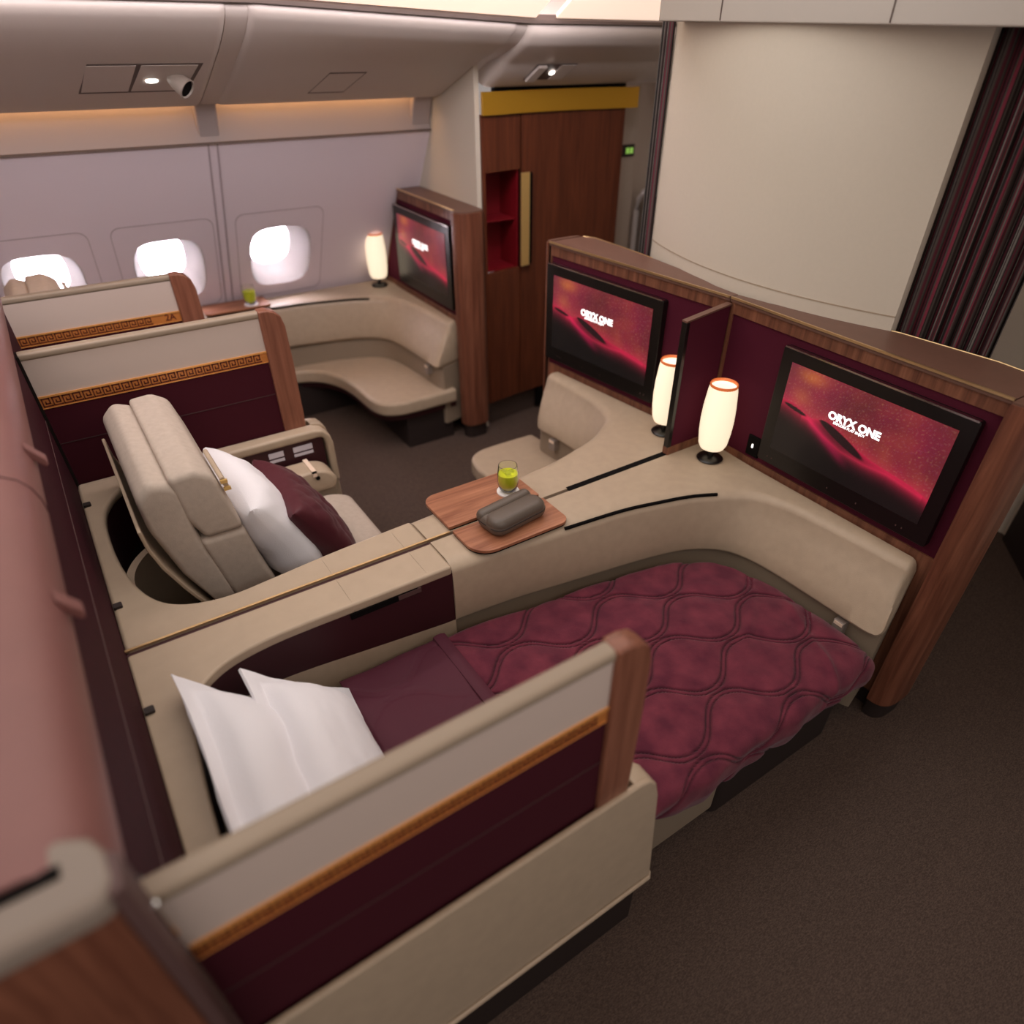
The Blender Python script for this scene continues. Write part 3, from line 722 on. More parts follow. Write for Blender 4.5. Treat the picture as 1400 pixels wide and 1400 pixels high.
# quilted blanket
LAM, SP = .394, .1285
def quilt(x, q):
    """distance to the nearest ogee stitch line (slope corrected)"""
    best = 9
    n0 = round((q-.648)/SP)
    ph = 2*pi*(x-1.415)/LAM; A = SP*.5-.013
    cz = cos(ph); cz = cz*(1.22-.22*cz*cz)
    for n in (n0-1, n0, n0+1):
        sg = 1 if n % 2 == 0 else -1
        c = .648+n*SP+sg*A*cz
        sl = A*2*pi/LAM*sin(ph)
        best = min(best, abs(q-c)/sqrt(1+sl*sl))
    return best
def lerp_t(tb, x):
    if x <= tb[0][0]: return tb[0][1]
    for (a, b), (c, d) in zip(tb, tb[1:]):
        if x <= c: return b+(d-b)*(x-a)/(c-a)
    return tb[-1][1]
def blanket_pt(x, s):
    """s = 0 console side .. 1 hem on aisle side"""
    p0 = mprof(x)-.012
    edge = lerp_t([(.3, .90), (.74, .90), (.79, .985), (1.5, .99), (1.78, .985)], x)
    drop = lerp_t([(.3, .015), (.74, .015), (.80, .10), (.95, .15), (1.15, .18), (1.45, .17), (1.65, .15), (1.80, .12)], x)
    L = (edge-p0)+drop
    q = p0+L*s; d = q-edge
    ft = max(0, (x-1.70)/.09)
    z = .438-.035*ft*ft
    if d < 0:
        y = q
        if d > -.05: z -= .012*((d+.05)/.05)**2
    else:
        R = .035; a = min(d/R, pi/2)
        y = edge+R*.8*sin(a); z = z-.012-R*(1-cos(a))-max(0, d-R*pi/2)
        y += .006*sin(x*19+1)*min(1, d/.1)+.003*sin(x*51)*min(1, d/.1)-.02*min(1, max(0, (d-.1)/.1))
    return y, z, q, d
nx, ns = 300, 210
vs = []; cols = []
X0, X1 = .585, 1.785
base = Vector(lin((84, 31, 47))[:3]); dark = Vector(lin((42, 15, 24))[:3]); lite = Vector(lin((114, 48, 62))[:3])
def blanket(mb_x0, mb_x1, nx, ns, zoff, pat, rev):
    vs = []; cols = []
    for i in range(nx+1):
        x = mb_x0+(mb_x1-mb_x0)*i/nx
        for j in range(ns+1):
            s = j/ns
            y, z, q, d = blanket_pt(x, s)
            ds = quilt(x+.012*sin(q*7), q+.008*sin(x*6))
            ln = min(abs(ds-.0075), 9)
            g = exp(-(ln/.0030)**2)
            puff = min(ds, .06)/.06
            n = noise.fractal(Vector((x*3.1, q*3.3, .3)), 1.0, 2.0, 4)
            n2 = noise.noise(Vector((x*9, q*6, 3)))
            h = pat*(-.0065*g+.010*puff**.6)+.006*n+.003*n2
            # a few drag folds near the foot corner
            fx = (x-1.45)*.6+(q-.75)*.8
            h += .010*exp(-((fx)/.018)**2)*max(0, 1-abs(x-1.52)/.25)
            fx = (x-1.62)*.9+(q-.90)*.45
            h += .009*exp(-((fx)/.014)**2)*max(0, 1-abs(x-1.6)/.2)
            if d > 0:
                k = min(1, d/.04); yy = y+h*k; zz = z+h*(1-k)
            else: yy, zz = y, z+h
            e = min(i, nx-i, j, ns-j)
            if e < 3 and d <= 0: zz -= .004*(3-e)/3
            vs.append((x, yy, zz+zoff))
            m_ = .5+.5*noise.fractal(Vector((x*16, q*16, 1)), 1.0, 2.2, 4)
            c = base.lerp(lite, max(0, min(1, m_*1.3-.2))); c = c.lerp(dark, .8*g*pat)
            cols.append((c.x, c.y, c.z, 1))
    fs = [(i*(ns+1)+j, (i+1)*(ns+1)+j, (i+1)*(ns+1)+j+1, i*(ns+1)+j+1) for i in range(nx) for j in range(ns)]
    return vs, fs, cols
b = thing('blanket', 'plum quilted blanket spread over the bed with its top folded back', 'blanket', (1.1, 1.0, .42))
vs, fs, cols = blanket(X0, X1, 300, 210, .0, 1, 0)
m = MB(); m.add(vs, fs); q = build('quilted_cover', m, BLANKET, b, T=T1, colors=cols)
sm = q.modifiers.new('solid', 'SOLIDIFY'); sm.thickness = .010; sm.offset = -1 if True else 1
vs, fs, cols = blanket(.300, .645, 90, 120, .020, .35, 1)
# rounded fold at the pillow side
m = MB(); m.add(vs, fs); q = build('folded_turnback', m, SATIN, b, T=T1)
sm = q.modifiers.new('solid', 'SOLIDIFY'); sm.thickness = .016; sm.offset = -1
hem = []
for k in range(81):
    s = k/80; y, z, qq, d = blanket_pt(.632, s); hem.append((y, z))
secs = [[(.632+a, y, z+bz) for a, bz in ((-.022, .016), (-.018, .030), (-.006, .034), (.010, .033), (.022, .028), (.026, .012), (.0, .010))] for y, z in hem]
m = MB(); m.loft(secs); build('ribbon_hem', m, SATIN, b, T=T1)

# ------------------------------------------------------------------ pillows
def pillow(name, label, cat, material, c, rot, W, H, D, flange=.03, group=None, seed=0, quilted=0):
    nu, nv = 64, 44
    mb = MB()
    R = rot
    def side(sg):
        def f(u, v):
            a = 2*u-1; bb = 2*v-1
            fx = W/2; fy = H/2
            iu = 1-flange/(W/2) if flange else 1; iv = 1-flange/(H/2) if flange else 1
            ea = min(abs(a)/iu, 1); eb = min(abs(bb)/iv, 1)
            t = max(0, (1-ea**3))**.45*max(0, (1-eb**3))**.45
            pin = 1-.05*(1-abs(a)**2)*abs(bb)**4; pin2 = 1-.06*(1-abs(bb)**2)*abs(a)**4
            n = noise.fractal(Vector((a*2.2+seed, bb*2.2, seed*.7)), 1, 2, 3)
            h = D/2*t*(1+.07*n)+.0035+.004*n*(1-t)
            if quilted:
                h += quilted*t*(abs(sin((a*2.4+bb*1.6)*pi))**.5+abs(sin((a*2.4-bb*1.6)*pi))**.5-1.2)*.5
            return R @ Vector((a*fx*pin2, bb*fy*pin, sg*h+.010*noise.noise(Vector((a*1.5+seed, bb*1.5, 9)))))+Vector(c)
        return f
    mb.grid(nu, nv, side(1)); mb.grid(nu, nv, side(-1))
    # close rim
    n1 = (nu+1)*(nv+1)
    rim = [i*(nv+1) for i in range(nu+1)]+[nu*(nv+1)+j for j in range(1, nv+1)]+[i*(nv+1)+nv for i in range(nu-1, -1, -1)]+[j for j in range(nv-1, 0, -1)]
    mb.f += [(rim[k], rim[(k+1) % len(rim)], rim[(k+1) % len(rim)]+n1, rim[k]+n1) for k in range(len(rim))]
    o = build(name, mb, material)
    tag(o, label, cat, group)
    return o
def frame(u, v):
    u = Vector(u).normalized(); v = Vector(v); v = (v-u*v.dot(u)).normalized(); n = u.cross(v)
    return Matrix((u, v, n)).transposed()
Ra = frame((0, 1, 0), (-.58, .0, .72)); Rb = frame((.05, 1, 0), (-.73, .05, .67))
pillow('pillow', 'white flanged pillow at the head of the bed, nearest the shelf', 'pillow', WHITE, (.045, 1.04, .60), Ra, .70, .40, .16, .045, 'white bed pillows', 1)
pillow('pillow', 'white flanged pillow on the bed in front of the other, touching the blanket fold', 'pillow', WHITE, (.170, 1.035, .580), Rb, .68, .34, .16, .045, 'white bed pillows', 5)
pillow('pillow', 'smooth white pillow against the upright backrest, behind the maroon cushion', 'pillow', WHITE, (.335, 2.10, .635), frame((-.05, 1, 0), (-.36, 0, .88)), .47, .42, .18, .0, None, 12)
pillow('cushion', 'maroon quilted scatter cushion leaning on the middle seat\'s white pillow', 'cushion', CUSH, (.475, 2.105, .590), frame((-.02, 1, 0), (-.46, 0, .82)), .41, .36, .15, .0, None, 3, .012)

# ------------------------------------------------------------------ amenity case, drinks
t = thing('amenity_case', 'dark brown zipped leather case lying on the walnut flap tables', 'case', (1.025, 1.545, .70))
Rz = Matrix.Rotation(math.radians(8), 3, 'Z'); cc = Vector((.995, 1.540, .7012))
def rbox(mb, lx, ly, z0, z1, r, n=10):
    secs = []
    hz = (z1-z0)/2
    for k in range(13):
        a = -pi/2+pi*k/12; s = r*(1-cos(a)*1.0) ; zz = (z0+z1)/2+hz*sin(a)
        secs.append([(x, y, zz) for x, y in rrect(-lx/2+s, lx/2-s, -ly/2+s, ly/2-s, max(.001, min(.036-s*.6, lx/2-s-.002, ly/2-s-.002)), 6)])
    return mb.loft(secs)
f = lambda x, y, z: tuple(Rz @ Vector((x, y, z))+cc)
m = MB(); rbox(m, .225, .125, 0, .052, .022); m.map(f); build('case_body', m, CASEM, t)
m = MB(); rbox(m, .222, .086, .012, .062, .022); m.map(lambda x, y, z: f(x, y-.018, z)); build('case_flap', m, CASEM, t)
m = MB(); rbox(m, .222, .046, .014, .060, .018); m.map(lambda x, y, z: f(x, y+.040, z)); build('case_pocket', m, CASEM, t)
m = MB(); m.tube([f(x, y, .0305) for x, y in rrect(-.1115, .1115, -.0615, .0615, .036, 6)]+[f(-.1115, 0, .0305)], .0022, 6); build('zip', m, DARK, t)
drink(1.078, YC+.086, .7005, 0)
drink(.790+.01+.11, 4.155, .7005, 1)

# ------------------------------------------------------------------ the cabin
m = MB(); m.box(-2.2, 5.2, -1.6, 5.0, -.03, 0); struct(build('floor', m, CARPET, smooth=False))

# sidewall with window openings
def wy(z): return 4.335-.625*(z-.66)
zw0, zw1 = .40, 1.545
TUN = Vector((0, 1, .16)).normalized()
def tunpt(x, z, d): return wallpt(x, z)+TUN*d
def wallpt(x, z, out=0):   # out = distance into the wall (outwards)
    nrm = Vector((0, 1, .625)).normalized()
    return Vector((x, wy(z), z))+nrm*out
WIN = [(-1.70, .93), (-1.14, .93), (-.58, .93), (-.02, .93), (.55, .93), (1.135, .93)]
HW, HZ = .172, .175
def sup(k, n, a, b, e=3.4):
    t = 2*pi*k/n; c, s = cos(t), sin(t)
    return (a*abs(c)**(2/e)*(1 if c >= 0 else -1), b*abs(s)**(2/e)*(1 if s >= 0 else -1))
wall = MB(); nseg = 48
xs = [-2.1]+[(WIN[i][0]+WIN[i+1][0])/2 for i in range(len(WIN)-1)]+[1.945]
for (cx, cz), xa, xb in zip(WIN, xs, xs[1:]):
    ring0 = []; ring1 = []
    for k in range(nseg):
        a, b = sup(k, nseg, HW, HZ)
        ring1.append(tuple(wallpt(cx+a, cz+b)))
        # project to rectangle
        t = 2*pi*k/nseg; c, s = cos(t), sin(t)
        x_r = (xb-cx) if c > 0 else (xa-cx); z_r = (zw1-cz) if s > 0 else (zw0-cz)
        sc = min(abs(x_r/c) if abs(c) > 1e-9 else 1e9, abs(z_r/s) if abs(s) > 1e-9 else 1e9)
        ring0.append(tuple(wallpt(cx+c*sc, cz+s*sc)))
    # corners snapped
    corners = [(xb, zw1), (xa, zw1), (xa, zw0), (xb, zw0)]
    for (ccx, ccz) in corners:
        best = min(range(nseg), key=lambda k: (Vector(ring0[k])-wallpt(ccx, ccz)).length); ring0[best] = tuple(wallpt(ccx, ccz))
    wall.loft([ring0, ring1], True, False)
ow = build('wall_left', wall, WALLP, smooth=False); struct(ow)
for i, (cx, cz) in enumerate(WIN):
    if i < 2: continue
    m = MB(); rings = []
    for d, s, e in ((0, 1.0, 3.4), (.004, .97, 3.4), (.02, .95, 3.3), (.11, .80, 3.1), (.19, .68, 2.9), (.195, .66, 2.9)):
        ring = []
        for k in range(nseg):
            a, b = sup(k, nseg, HW*s, HZ*s*1.05, e); ring.append(tuple(tunpt(cx+a, cz+b, d)))
        rings.append(ring)
    m.loft(rings, True, False)
    rv = build('window_%d' % (i-1), m, REVEAL); struct(rv)
    m = MB(); a = []
    m.add([tuple(tunpt(cx+sup(k, nseg, HW*.68, HZ*.71)[0], cz+sup(k, nseg, HW*.68, HZ*.71)[1], .188)) for k in range(nseg)], [tuple(range(nseg))])
    struct(build('window_glass', m, PANE, rv, smooth=False, solid=.003))
    # moulded panel line around the window
    pts = []
    pr = rrect(cx-.235, cx+.235, cz-.235, cz+.265, .045, 5)
    m = MB(); sec = []
    for (x, z) in pr:
        c = Vector((cx, 0, cz)); d = Vector((x-cx, 0, z-cz)).normalized()
        sec.append([tuple(wallpt(x, z, -.0015)), tuple(wallpt(x+d.x*.005, z+d.z*.005, -.0015)), tuple(wallpt(x+d.x*.0025, z+d.z*.0025, .004))])
    m.loft(sec, True, False, loop=True); struct(build('trim_%d' % (i-1), m, WALLG, smooth=False))
# bright hazy sky outside
m = MB(); m.box(-2.2, 2.6, 4.9, 4.95, .2, 2.4); struct(build('sky_backdrop', m, DAY, smooth=False))

# cove panel and light strips, overhead bins
m = MB()
m.prism([(3.782, 1.545), (3.80, 1.545), (3.815, 1.53), (3.80, 1.80), (3.765, 1.80)], -2.1, 1.94, 0); struct(build('wall_cove', m, COVEP, smooth=False))
m = MB(); m.prism([(3.775, 1.538), (3.792, 1.538), (3.792, 1.547), (3.775, 1.547)], -2.1, 2.0, 0); struct(build('trim_11', m, BINS, smooth=False))
for xa, xb in ((-2.0, .765), (.885, 1.83)):
    m = MB(); m.box(xa, xb, 3.715, 3.745, 1.742, 1.750); o = build('cove_light', m, COVE)
    tag(o, 'warm cove light strip hidden under the overhead bins, %s of the cabin rib' % ('aft' if xa < 0 else 'forward'), 'light', 'cove lights')
m = MB()
for xa, xb in ((.775, .872), (1.83, 1.94)):
    m.prism([(3.725, 1.695), (3.786, 1.556), (3.80, 1.80), (3.72, 1.80)], xa, xb, 0)
struct(build('trim_12', m, COVEP, smooth=False, bevel=.01))
BP = [(3.705, 1.740), (3.712, 1.712), (3.705, 1.697), (3.68, 1.694), (3.62, 1.712), (3.50, 1.757), (3.37, 1.808), (3.24, 1.862), (3.13, 1.912), (3.05, 1.955), (2.99, 1.992), (2.965, 2.012), (2.955, 2.030), (2.965, 2.048), (3.0, 2.06)]
def bin_y(z):
    for (a, b), (c, d) in zip(BP[3:], BP[4:]):
        if b <= z <= d: return a+(c-a)*(z-b)/(d-b)
    return 3.0
bprof = [(v.x, v.y) for v in catmull([(*a, 0) for a in BP], 60)]+[(3.76, 2.30), (3.76, 1.78)]
cprof = [(v.x, v.y) for v in catmull([(*a, 0) for a in [(3.38, 1.80), (3.365, 1.765), (3.33, 1.752), (3.28, 1.768), (3.20, 1.812), (3.13, 1.865), (3.05, 1.925), (2.99, 1.975), (2.962, 2.005), (2.955, 2.030), (2.965, 2.048), (3.0, 2.06)]], 60)]+[(3.50, 2.30), (3.50, 1.80)]
def droop(x, z): return z-max(0, min(1, (z-1.85)/.12))*(.010+.040*max(0, min(1, (x-.9)/1.1)))
bins = []
for xa, xb, lb in ((-2.1, .795, 'long overhead bin panel carrying the air nozzle, upper left'), (.862, 1.955, 'overhead bin panel with faint square hatch, between the two cabin ribs'), (2.005, 3.42, 'farthest overhead bin panel with small bright spotlight, above the walnut closet')):
    m = MB()
    secs = []
    pf = bprof if xa < 2 else cprof
    for s, x in ((.04, xa), (.012, xa+.012), (.0, xa+.03), (.0, xa+.3), (.0, xa*.5+xb*.5), (.0, xb-.3), (.0, xb-.03), (.012, xb-.012), (.04, xb)):
        secs.append([(x, y+s*.35, (droop(x, z) if z < 2.2 else z)+s*.25) for y, z in pf])
    m.loft(secs); o = build('overhead_bin', m, BINM); tag(o, lb, 'overhead bin', 'overhead bins'); bins.append(o)
# ribs
for xa, xb, nm in ((.792, .866, 'trim_13'), (1.95, 2.01, 'trim_14')):
    m = MB(); m.loft([[(x, y+.012, (droop(x, z) if z < 2.2 else z)+.004) for y, z in bprof[6:]] for x in (xa, xb)]); struct(build(nm, m, BINM))
m = MB(); 
for xx in (.808, .848):
    m.add([tuple(wallpt(xx-.004, zw0, -.002)), tuple(wallpt(xx+.004, zw0, -.002)), tuple(wallpt(xx+.004, zw1, -.002)), tuple(wallpt(xx-.004, zw1, -.002))], [(0, 1, 2, 3)])
struct(build('trim_15', m, WALLG, smooth=False, solid=.002))

def on_bin(x, z, out):   # point on bin underside, out = proud of the surface
    y = bin_y(z); nrm = Vector((0, -.37, -.93)).normalized(); return Vector((x, y, z))+nrm*out
def bin_plate(mb, x0, x1, z0, z1, o0, o1, skew=0):
    P = []
    for o in (o0, o1):
        for (x, z) in ((x0, z0), (x1, z0), (x1+skew, z1), (x0+skew, z1)): P.append(tuple(on_bin(x, z, o)))
    return mb.add(P, [(0, 1, 2, 3), (4, 5, 6, 7), (0, 1, 5, 4), (1, 2, 6, 5), (2, 3, 7, 6), (3, 0, 4, 7)])
# passenger service unit
t = thing('service_unit', 'recessed service panel with round air nozzle under the left overhead bin', 'service panel', tuple(on_bin(.57, 1.77, 0)))
m = MB(); bin_plate(m, .330, .715, 1.762, 1.862, .0005, .002, .03); build('recess_outline', m, BINS, t)
m = MB(); bin_plate(m, .338, .498, 1.768, 1.857, .0015, .003, .018); build('service_door', m, BINM, t)
m = MB(); bin_plate(m, .508, .702, 1.768, 1.857, .0015, .003, .026); pl = build('nozzle_plate', m, BINM, t)
m = MB(); c = on_bin(.575, 1.806, .0045); m.add([tuple(c+Vector((.022*cos(2*pi*k/16), -.010*sin(2*pi*k/16)*1.0, .006*sin(2*pi*k/16)))) for k in range(16)], [tuple(range(16))]); build('reading_light', m, LED, t, solid=.002)
def orient_tube(mb, c, d, profile, seg=28):
    d = Vector(d).normalized(); u = d.orthogonal().normalized(); v = d.cross(u)
    return mb.loft([[tuple(Vector(c)+d*h+(u*cos(2*pi*k/seg)+v*sin(2*pi*k/seg))*r) for k in range(seg)] for r, h in profile], True, True)
c = on_bin(.645, 1.812, -.004); d = (.55, -.62, -.56)
m = MB(); orient_tube(m, c, d, [(.024, 0), (.030, .016), (.035, .05), (.037, .070), (.033, .071), (.029, .060), (.026, .03)]); nz = build('air_nozzle', m, mat('nozzle_plastic', (150, 138, 128), .4), t)
m = MB(); orient_tube(m, Vector(c)+Vector(d).normalized()*.063, d, [(.0315, 0), (.0315, .002)]); build('nozzle_mouth', m, BLACKM, nz)
# hatch outline and placards
t = thing('bin_hatch', 'faint square access hatch on the middle overhead bin', 'hatch', tuple(on_bin(1.35, 1.735, 0)))
m = MB()
bin_plate(m, 1.230, 1.395, 1.735, 1.739, .0004, .0015, 0); bin_plate(m, 1.265, 1.430, 1.816, 1.820, .0004, .0015, 0)
bin_plate(m, 1.230, 1.233, 1.735, 1.820, .0004, .0015, .035); bin_plate(m, 1.393, 1.396, 1.735, 1.820, .0004, .0015, .035)
build('hatch_gap', m, BINS, t, smooth=False)
m = MB(); bin_plate(m, 1.235, 1.391, 1.739, 1.816, .0002, .0012, .033); build('hatch_cover', m, BINM, t, smooth=False)
t = thing('placard', 'small pale instruction placard at the top of the left overhead bin', 'placard', tuple(on_bin(.40, 1.985, 0)))
m = MB(); bin_plate(m, .355, .455, 1.992, 2.009, .0005, .002); build('placard_plate', m, CREAM, t)
m = MB(); bin_plate(m, .362, .370, 1.996, 2.006, .002, .0028); bin_plate(m, .405, .445, 1.999, 2.002, .002, .0025); build('placard_print', m, GREYL, t)
def on_c(x, y, out):   # point on the forward bin's underside
    tab = [(3.13, 1.865), (3.20, 1.812), (3.28, 1.768)]
    z = 1.865-(y-3.13)*.66 if y < 3.20 else 1.812-(y-3.20)*.55
    return Vector((x, y, z-.004))+Vector((0, -.5, -.86))*out
def c_plate(mb, x0, x1, y0, y1, o0, o1, skew=0):
    P = []
    for o in (o0, o1):
        for (x, y) in ((x0, y0), (x1, y0), (x1+skew, y1), (x0+skew, y1)): P.append(tuple(on_c(x, y, o)))
    return mb.add(P, [(0, 1, 2, 3), (4, 5, 6, 7), (0, 1, 5, 4), (1, 2, 6, 5), (2, 3, 7, 6), (3, 0, 4, 7)])
t = thing('spotlight_unit', 'small bright spotlight with nozzle above the walnut closet', 'spotlight', tuple(on_c(2.28, 3.2, 0)))
m = MB(); c_plate(m, 2.19, 2.42, 3.15, 3.24, .001, .004, -.02); build('spotlight_recess', m, BINS, t)
m = MB(); c_plate(m, 2.195, 2.245, 3.152, 3.238, .003, .016, -.02); build('nozzle_cover', m, BINM, t, bevel=.003)
m = MB(); c_plate(m, 2.33, 2.415, 3.152, 3.238, .003, .006, -.02); build('cover_plate', m, BINM, t)
m = MB(); c = on_c(2.30, 3.195, .010); m.lathe([(.0005, 0), (.013, 0), (.013, .003), (.0005, .003)], 0, 0, 16); m.map(lambda x, y, z: tuple(c+Vector((x, y-z*.5, z-.5*y)))); build('spotlight_lens', m, LED, t)

# forward bulkhead behind the far monitor
prof = [(3.315, 0), (4.45, 0), (4.45, .55), (4.335, .68), (3.80, 1.54), (3.78, 1.70), (3.70, 1.705), (3.50, 1.765), (3.315, 1.84)]
m = MB(); m.prism(prof, 1.942, 1.968, 0); struct(build('wall_bulkhead', m, CREAM, smooth=False))

# walnut closet facing the cross aisle
def cy(x): return 3.30+.045*sin(max(0, min(1, (x-1.99)/.92))*pi)
t = thing('walnut_closet', 'tall curved walnut closet with gold handle and open red niche, beyond the far suite', 'closet', (2.45, 3.4, 0))
def closet_panel(x0, x1, z0, z1, n=14, th=.02, off=0):
    m = MB(); secs = []
    for k in range(n+1):
        x = x0+(x1-x0)*k/n; y = cy(x)+off
        secs.append([(x, y, z0), (x, y+th, z0), (x, y+th, z1), (x, y, z1)])
    return m.loft(secs)
build('left_door', closet_panel(1.985, 2.214, 1.40, 1.645), WOODD, t)
build('lower_door', closet_panel(1.985, 2.214, .155, .915), WOODD, t)
build('right_door', closet_panel(2.222, 2.875, .155, 1.645, 20), WOODD, t)
m = MB(); m.box(1.99, 2.16, 3.52, 3.53, .915, 1.40); m.box(1.985, 1.99, 3.32, 3.53, .915, 1.40); m.box(2.205, 2.214, 3.35, 3.53, .915, 1.40); m.box(1.99, 2.21, 3.36, 3.53, .905, .915); m.box(1.99, 2.21, 3.36, 3.53, 1.40, 1.41)
m.box(1.99, 2.21, 3.515, 3.53, .915, 1.40)
ni = build('niche', m, REDN, t, smooth=False)
m = MB(); m.box(1.99, 2.205, 3.37, 3.52, 1.155, 1.162); build('niche_shelf', m, REDN, ni)
hd = build('handle', closet_panel(2.205, 2.262, .925, 1.385, 8, .012, -.03), GOLD, t, bevel=.003)
build('handle_black_side', closet_panel(2.255, 2.282, .93, 1.38, 4, .024, -.025), BLACKM, hd)  # black side strip along the gold handle
build('kickplate', closet_panel(1.99, 2.86, 0, .150, 18, .02, .035), mat('kick_grey', (70, 56, 50), .5), t)
m = MB(); m.box(2.862, 2.876, 3.30, 3.62, .155, 1.645); build('side_panel', m, WOODD, t)
m = MB(); m.box(2.216, 2.222, 3.345, 3.36, .155, 1.645); m.box(2.36, 2.60, 3.352, 3.372, .02, .15); build('door_gap', m, BLACKM, t)
build('gold_fascia', closet_panel(1.970, 2.945, 1.645, 1.738, 24, .02, -.02), GOLDB, t)
m = closet_panel(2.06, 2.88, 1.66, 1.80, 18, .03, .012); build('top_filler', m, BLACKM, t)  # black filler in the gap, standing in for the shadow under the bin
m = MB(); m.box(1.969, 1.986, 3.302, 3.53, .155, 1.645); build('side_stile', m, WOODD, t)

# end wall with sign and crew seat
m = MB(); m.box(3.40, 3.44, 2.2, 4.6, 0, 2.3); struct(build('wall_front', m, CREAM, smooth=False))
m = MB(); m.box(3.05, 3.40, 3.62, 3.66, 0, 2.2); struct(build('wall_recess', m, mat('recess_grey', (186, 172, 158), .6), smooth=False))
m = MB(); m.box(2.877, 3.12, 3.46, 3.50, 0, 1.76); struct(build('wall_nook', m, mat('nook_grey', (180, 166, 152), .6), smooth=False))
t = thing('exit_sign', 'small dark wall sign with green symbol right of the walnut closet', 'sign', (3.05, 3.45, 1.388))
m = MB(); m.box(2.995, 3.10, 3.448, 3.460, 1.388, 1.448); build('sign_plate', m, DARK, t, bevel=.002)
m = MB(); m.box(3.035, 3.060, 3.446, 3.449, 1.402, 1.432); m.box(3.066, 3.088, 3.446, 3.449, 1.402, 1.432); build('green_symbol', m, GREENS, t)
t = thing('crew_seat', 'folded maroon crew seat with silver harness rail, beside the left curtain edge', 'seat', (3.30, 3.42, .45))
m = MB(); m.prism(rrect(3.22, 3.545, .5, 1.15, .05), 3.30, 3.39, 0); build('seat_pad', m, MAROONL, t, bevel=.02)
m = MB(); m.tube([(3.28, 3.575, .5), (3.28, 3.575, 1.06), (3.28, 3.565, 1.12), (3.28, 3.52, 1.17), (3.28, 3.40, 1.18)], .018); build('harness_rail', m, mat('silver_rail', (196, 190, 186), .4), t)

# central curved partition above the middle cabinets
def cpx(y): 
    d = (y-1.66); return 2.02+.12*(d/.56)**2 if abs(d) < .7 else 2.2
m = MB(); secs = []
for k in range(41):
    y = 1.098+1.122*k/40; x = cpx(y)
    secs.append([(x, y, 1.20), (x, y, 2.03), (x+.03, y, 2.03), (x+.03, y, 1.20)])
m.loft(secs); struct(build('wall_centre', m, CREAM))
m = MB(); secs = []
for k in range(41):
    y = 1.098+1.122*k/40; x = cpx(y)-.0012
    secs.append([(x, y, 1.292), (x, y, 1.296), (x+.003, y, 1.296), (x+.003, y, 1.292)])
m.loft(secs); struct(build('trim_16', m, CREAMT))

def curtain(pts, z0, z1, fold, label, n=260, pinch=0, seed=2, nf=9):
    random.seed(seed)
    path = catmull([(*a, 0) for a in pts], n)
    pal = [(74, 66, 64), (104, 98, 94), (62, 36, 42), (92, 86, 82), (44, 40, 40), (112, 46, 60), (88, 80, 76), (50, 44, 43), (100, 52, 62), (130, 122, 118), (58, 50, 48), (84, 36, 44)]
    cols_u = []
    while len(cols_u) <= n:
        c = random.choice(pal); cols_u += [c]*random.choice((1, 2, 2, 3, 4))
    nz = 24; vs = []; cols = []
    for i in range(n+1):
        P = path[i]; A = path[max(0, i-1)]; B = path[min(n, i+1)]; tg = (B-A).normalized(); nn = Vector((tg.y, -tg.x, 0))
        for j in range(nz+1):
            f = j/nz; z = z0+(z1-z0)*f
            wv = sin(i/n*nf*2*pi+.5*sin(i*.05)+.3*f)*fold*(1+.25*sin(f*3))
            q = P+nn*wv
            q = q+ (path[n//2]-P)*pinch*(1-f)
            vs.append((q.x, q.y, z)); c = lin(cols_u[i]); cols.append(c)
    fs = [(i*(nz+1)+j, (i+1)*(nz+1)+j, (i+1)*(nz+1)+j+1, i*(nz+1)+j+1) for i in range(n) for j in range(nz)]
    m = MB(); m.add(vs, fs); o = build('curtain', m, CURT, colors=cols, solid=.003); tag(o, label, 'curtain', 'striped curtains')
curtain([(2.172, 1.115), (2.19, 1.04), (2.215, .97), (2.24, .90), (2.262, .835)], .10, 2.02, .015, 'dark striped curtain gathered on the right, beside the cream curved panel', pinch=.0, nf=8)
curtain([(2.125, 2.222), (2.14, 2.25), (2.15, 2.275), (2.155, 2.30)], .10, 2.02, .008, 'narrow dark curtain edge on the left of the cream curved panel', n=80, seed=11, nf=3)

# header and ceiling
m = MB(); m.box(2.0, 2.45, -.2, 2.165, 2.008, 2.30); struct(build('ceiling_header', m, HEAD, smooth=False, bevel=.004))
m = MB()
for y in (1.297, 1.883): m.box(1.998, 2.002, y, y+.004, 2.012, 2.30)
struct(build('trim_17', m, BINS, smooth=False))
m = MB(); m.box(-2.2, 5.2, -1.6, 4.6, 2.50, 2.55); struct(build('ceiling', m, CEIL, smooth=False))
m = MB(); m.loft([[(x, 2.962, droop(x, 2.04)), (x, 2.94, droop(x, 2.045)), (x, 2.94, droop(x, 2.056)), (x, 3.0, droop(x, 2.075)), (x, 3.0, droop(x, 2.062))] for x in (-2.1, .9, 1.45, 2.0, 3.4)]); struct(build('ceiling_edge', m, BINS, smooth=False))
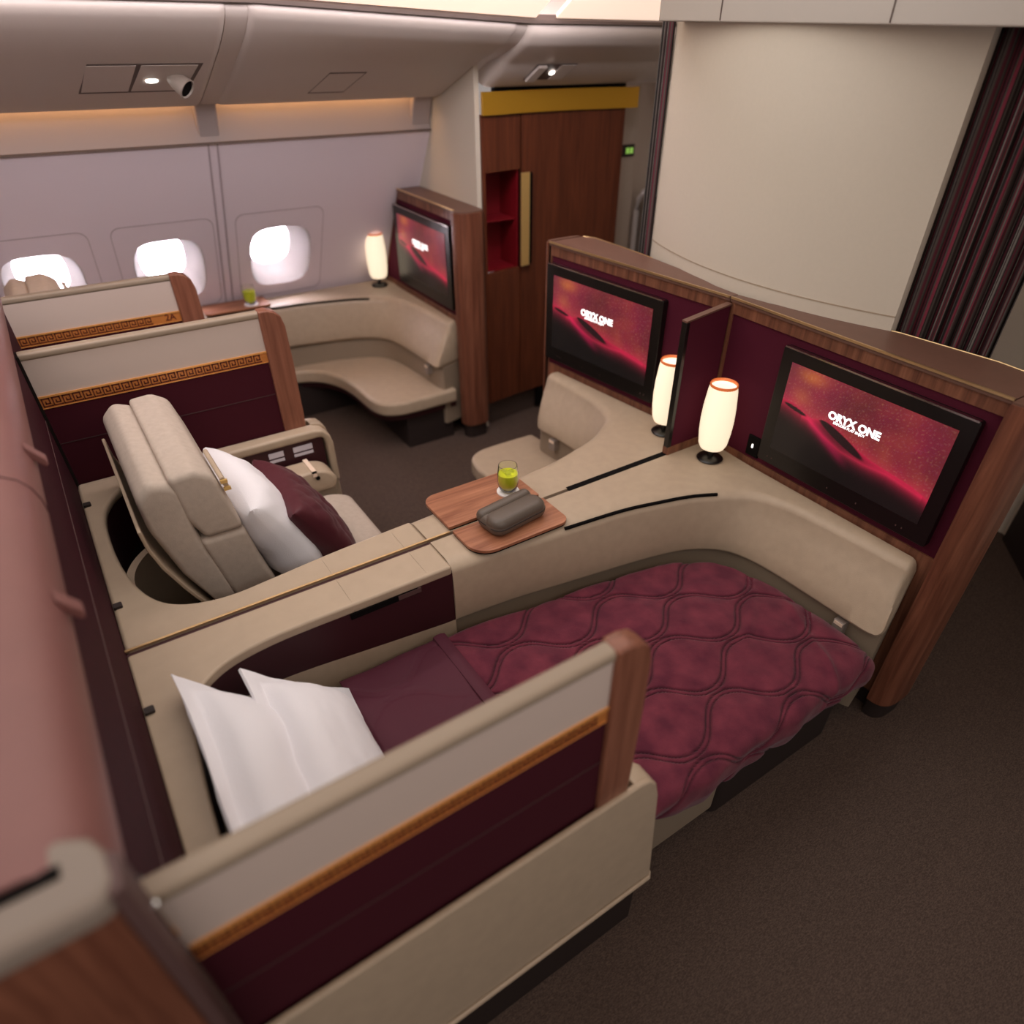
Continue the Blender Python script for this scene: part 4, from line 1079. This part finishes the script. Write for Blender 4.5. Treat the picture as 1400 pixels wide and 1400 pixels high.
# sloping light panels above the left aisle
def light_panel(xa, xb, y0, y1, label):
    s = 1 if y1 < y0 else -1
    n = 6; m = MB(); m.loft([[(x, y0, droop(x, 2.062)), (x, y1, 2.34), (x, y1, 2.36), (x, y0, droop(x, 2.08))] for x in [xa+(xb-xa)*k/n for k in range(n+1)]])
    o = build('ceiling_light', m, PANEL_LIGHT, bevel=.004, smooth=False); tag(o, label, 'ceiling light', 'sloping ceiling light panels')
light_panel(-1.9, -.02, 2.95, 2.36, 'long warm ceiling light panel over the left aisle, behind the camera end')
light_panel(.02, 2.04, 2.95, 2.36, 'warm ceiling light panel over the left aisle, ending at the dark bar')
light_panel(2.14, 3.3, 2.95, 2.36, 'warm ceiling light panel nearest the cream curved panel')
light_panel(-1.9, 2.9, -.10, .50, 'warm ceiling light panel over the right aisle')

# cream wall and base beyond the right aisle
def slantwall(name, pts, z0, z1, matl, th=.04):
    m = MB(); m.prism([(a, b) for a, b in pts]+[(a+th, b) for a, b in pts[::-1]], z0, z1); return struct(build(name, m, matl, smooth=False))
slantwall('wall_right', [(3.55, 2.1), (3.55, .90), (3.28, .66), (2.75, .10), (2.6, -.3)], .0, 2.45, CREAM)
slantwall('baseboard_right', [(3.50, .88), (3.26, .66), (2.73, .10), (2.58, -.3)], .0, .30, DARK, .03)

# ------------------------------------------------------------------ light
w = bpy.data.worlds.new('World'); SC.world = w; w.use_nodes = True
bg = w.node_tree.nodes['Background']; bg.inputs['Color'].default_value = lin((235, 222, 216)); bg.inputs['Strength'].default_value = .36
def area(name, loc, size, sizey, rot, power, color):
    L = bpy.data.lights.new(name, 'AREA'); L.shape = 'RECTANGLE'; L.size = size; L.size_y = sizey; L.energy = power; L.color = color
    o = bpy.data.objects.new(name, L); COL.objects.link(o); o.location = loc; o.rotation_euler = rot
    return o
area('ceiling_wash', (.6, 1.6, 2.46), 3.6, 1.3, (0, 0, 0), 28, (1, .95, .91))
area('aisle_wash', (.5, -.75, 2.42), 3.6, .7, (math.radians(28), 0, 0), 20, (1, .95, .92))
area('window_aisle_wash', (.6, 2.62, 2.24), 3.4, .45, (math.radians(30), 0, 0), 34, (1, .89, .94))  # added pinkish fill tilted at the sidewall, imitating the haze by the windows
area('forward_wash', (2.95, 2.75, 2.36), .6, .5, (0, 0, 0), 5, (1, .95, .90))  # added fill to brighten the nook beside the closet
for i, (cx, cz) in enumerate(WIN):
    if i < 2: continue
    c = tunpt(cx, cz, .25)
    o = area('window_daylight', tuple(c), .24, .24, (0, 0, 0), 3.2, (1, .86, .98))
    o.rotation_euler = Vector((0, -1, -.25)).to_track_quat('-Z', 'Y').to_euler()

# ------------------------------------------------------------------ camera
R = Matrix(((0.8237367, -0.56675154, 0.01582856), (-0.34244893, -0.51958949, -0.782787), (0.45187009, 0.63938991, -0.62208839)))
cam = bpy.data.cameras.new('camera'); co = bpy.data.objects.new('camera', cam); COL.objects.link(co); SC.camera = co
M = Matrix((R[0], -R[1], -R[2])).transposed().to_4x4(); M.translation = (0, 0, 2.0); co.matrix_world = M
cam.sensor_width = 36; cam.sensor_fit = 'HORIZONTAL'; cam.lens = 921.3/1400*36
cam.shift_x = -30.36/1400; cam.shift_y = 61.77/1400; cam.clip_start = .02
cam.dof.use_dof = True; cam.dof.focus_distance = 2.15; cam.dof.aperture_fstop = 1.15
SC.view_settings.view_transform = 'Standard'; SC.view_settings.look = 'None'; SC.view_settings.exposure = .14; SC.view_settings.gamma = 1
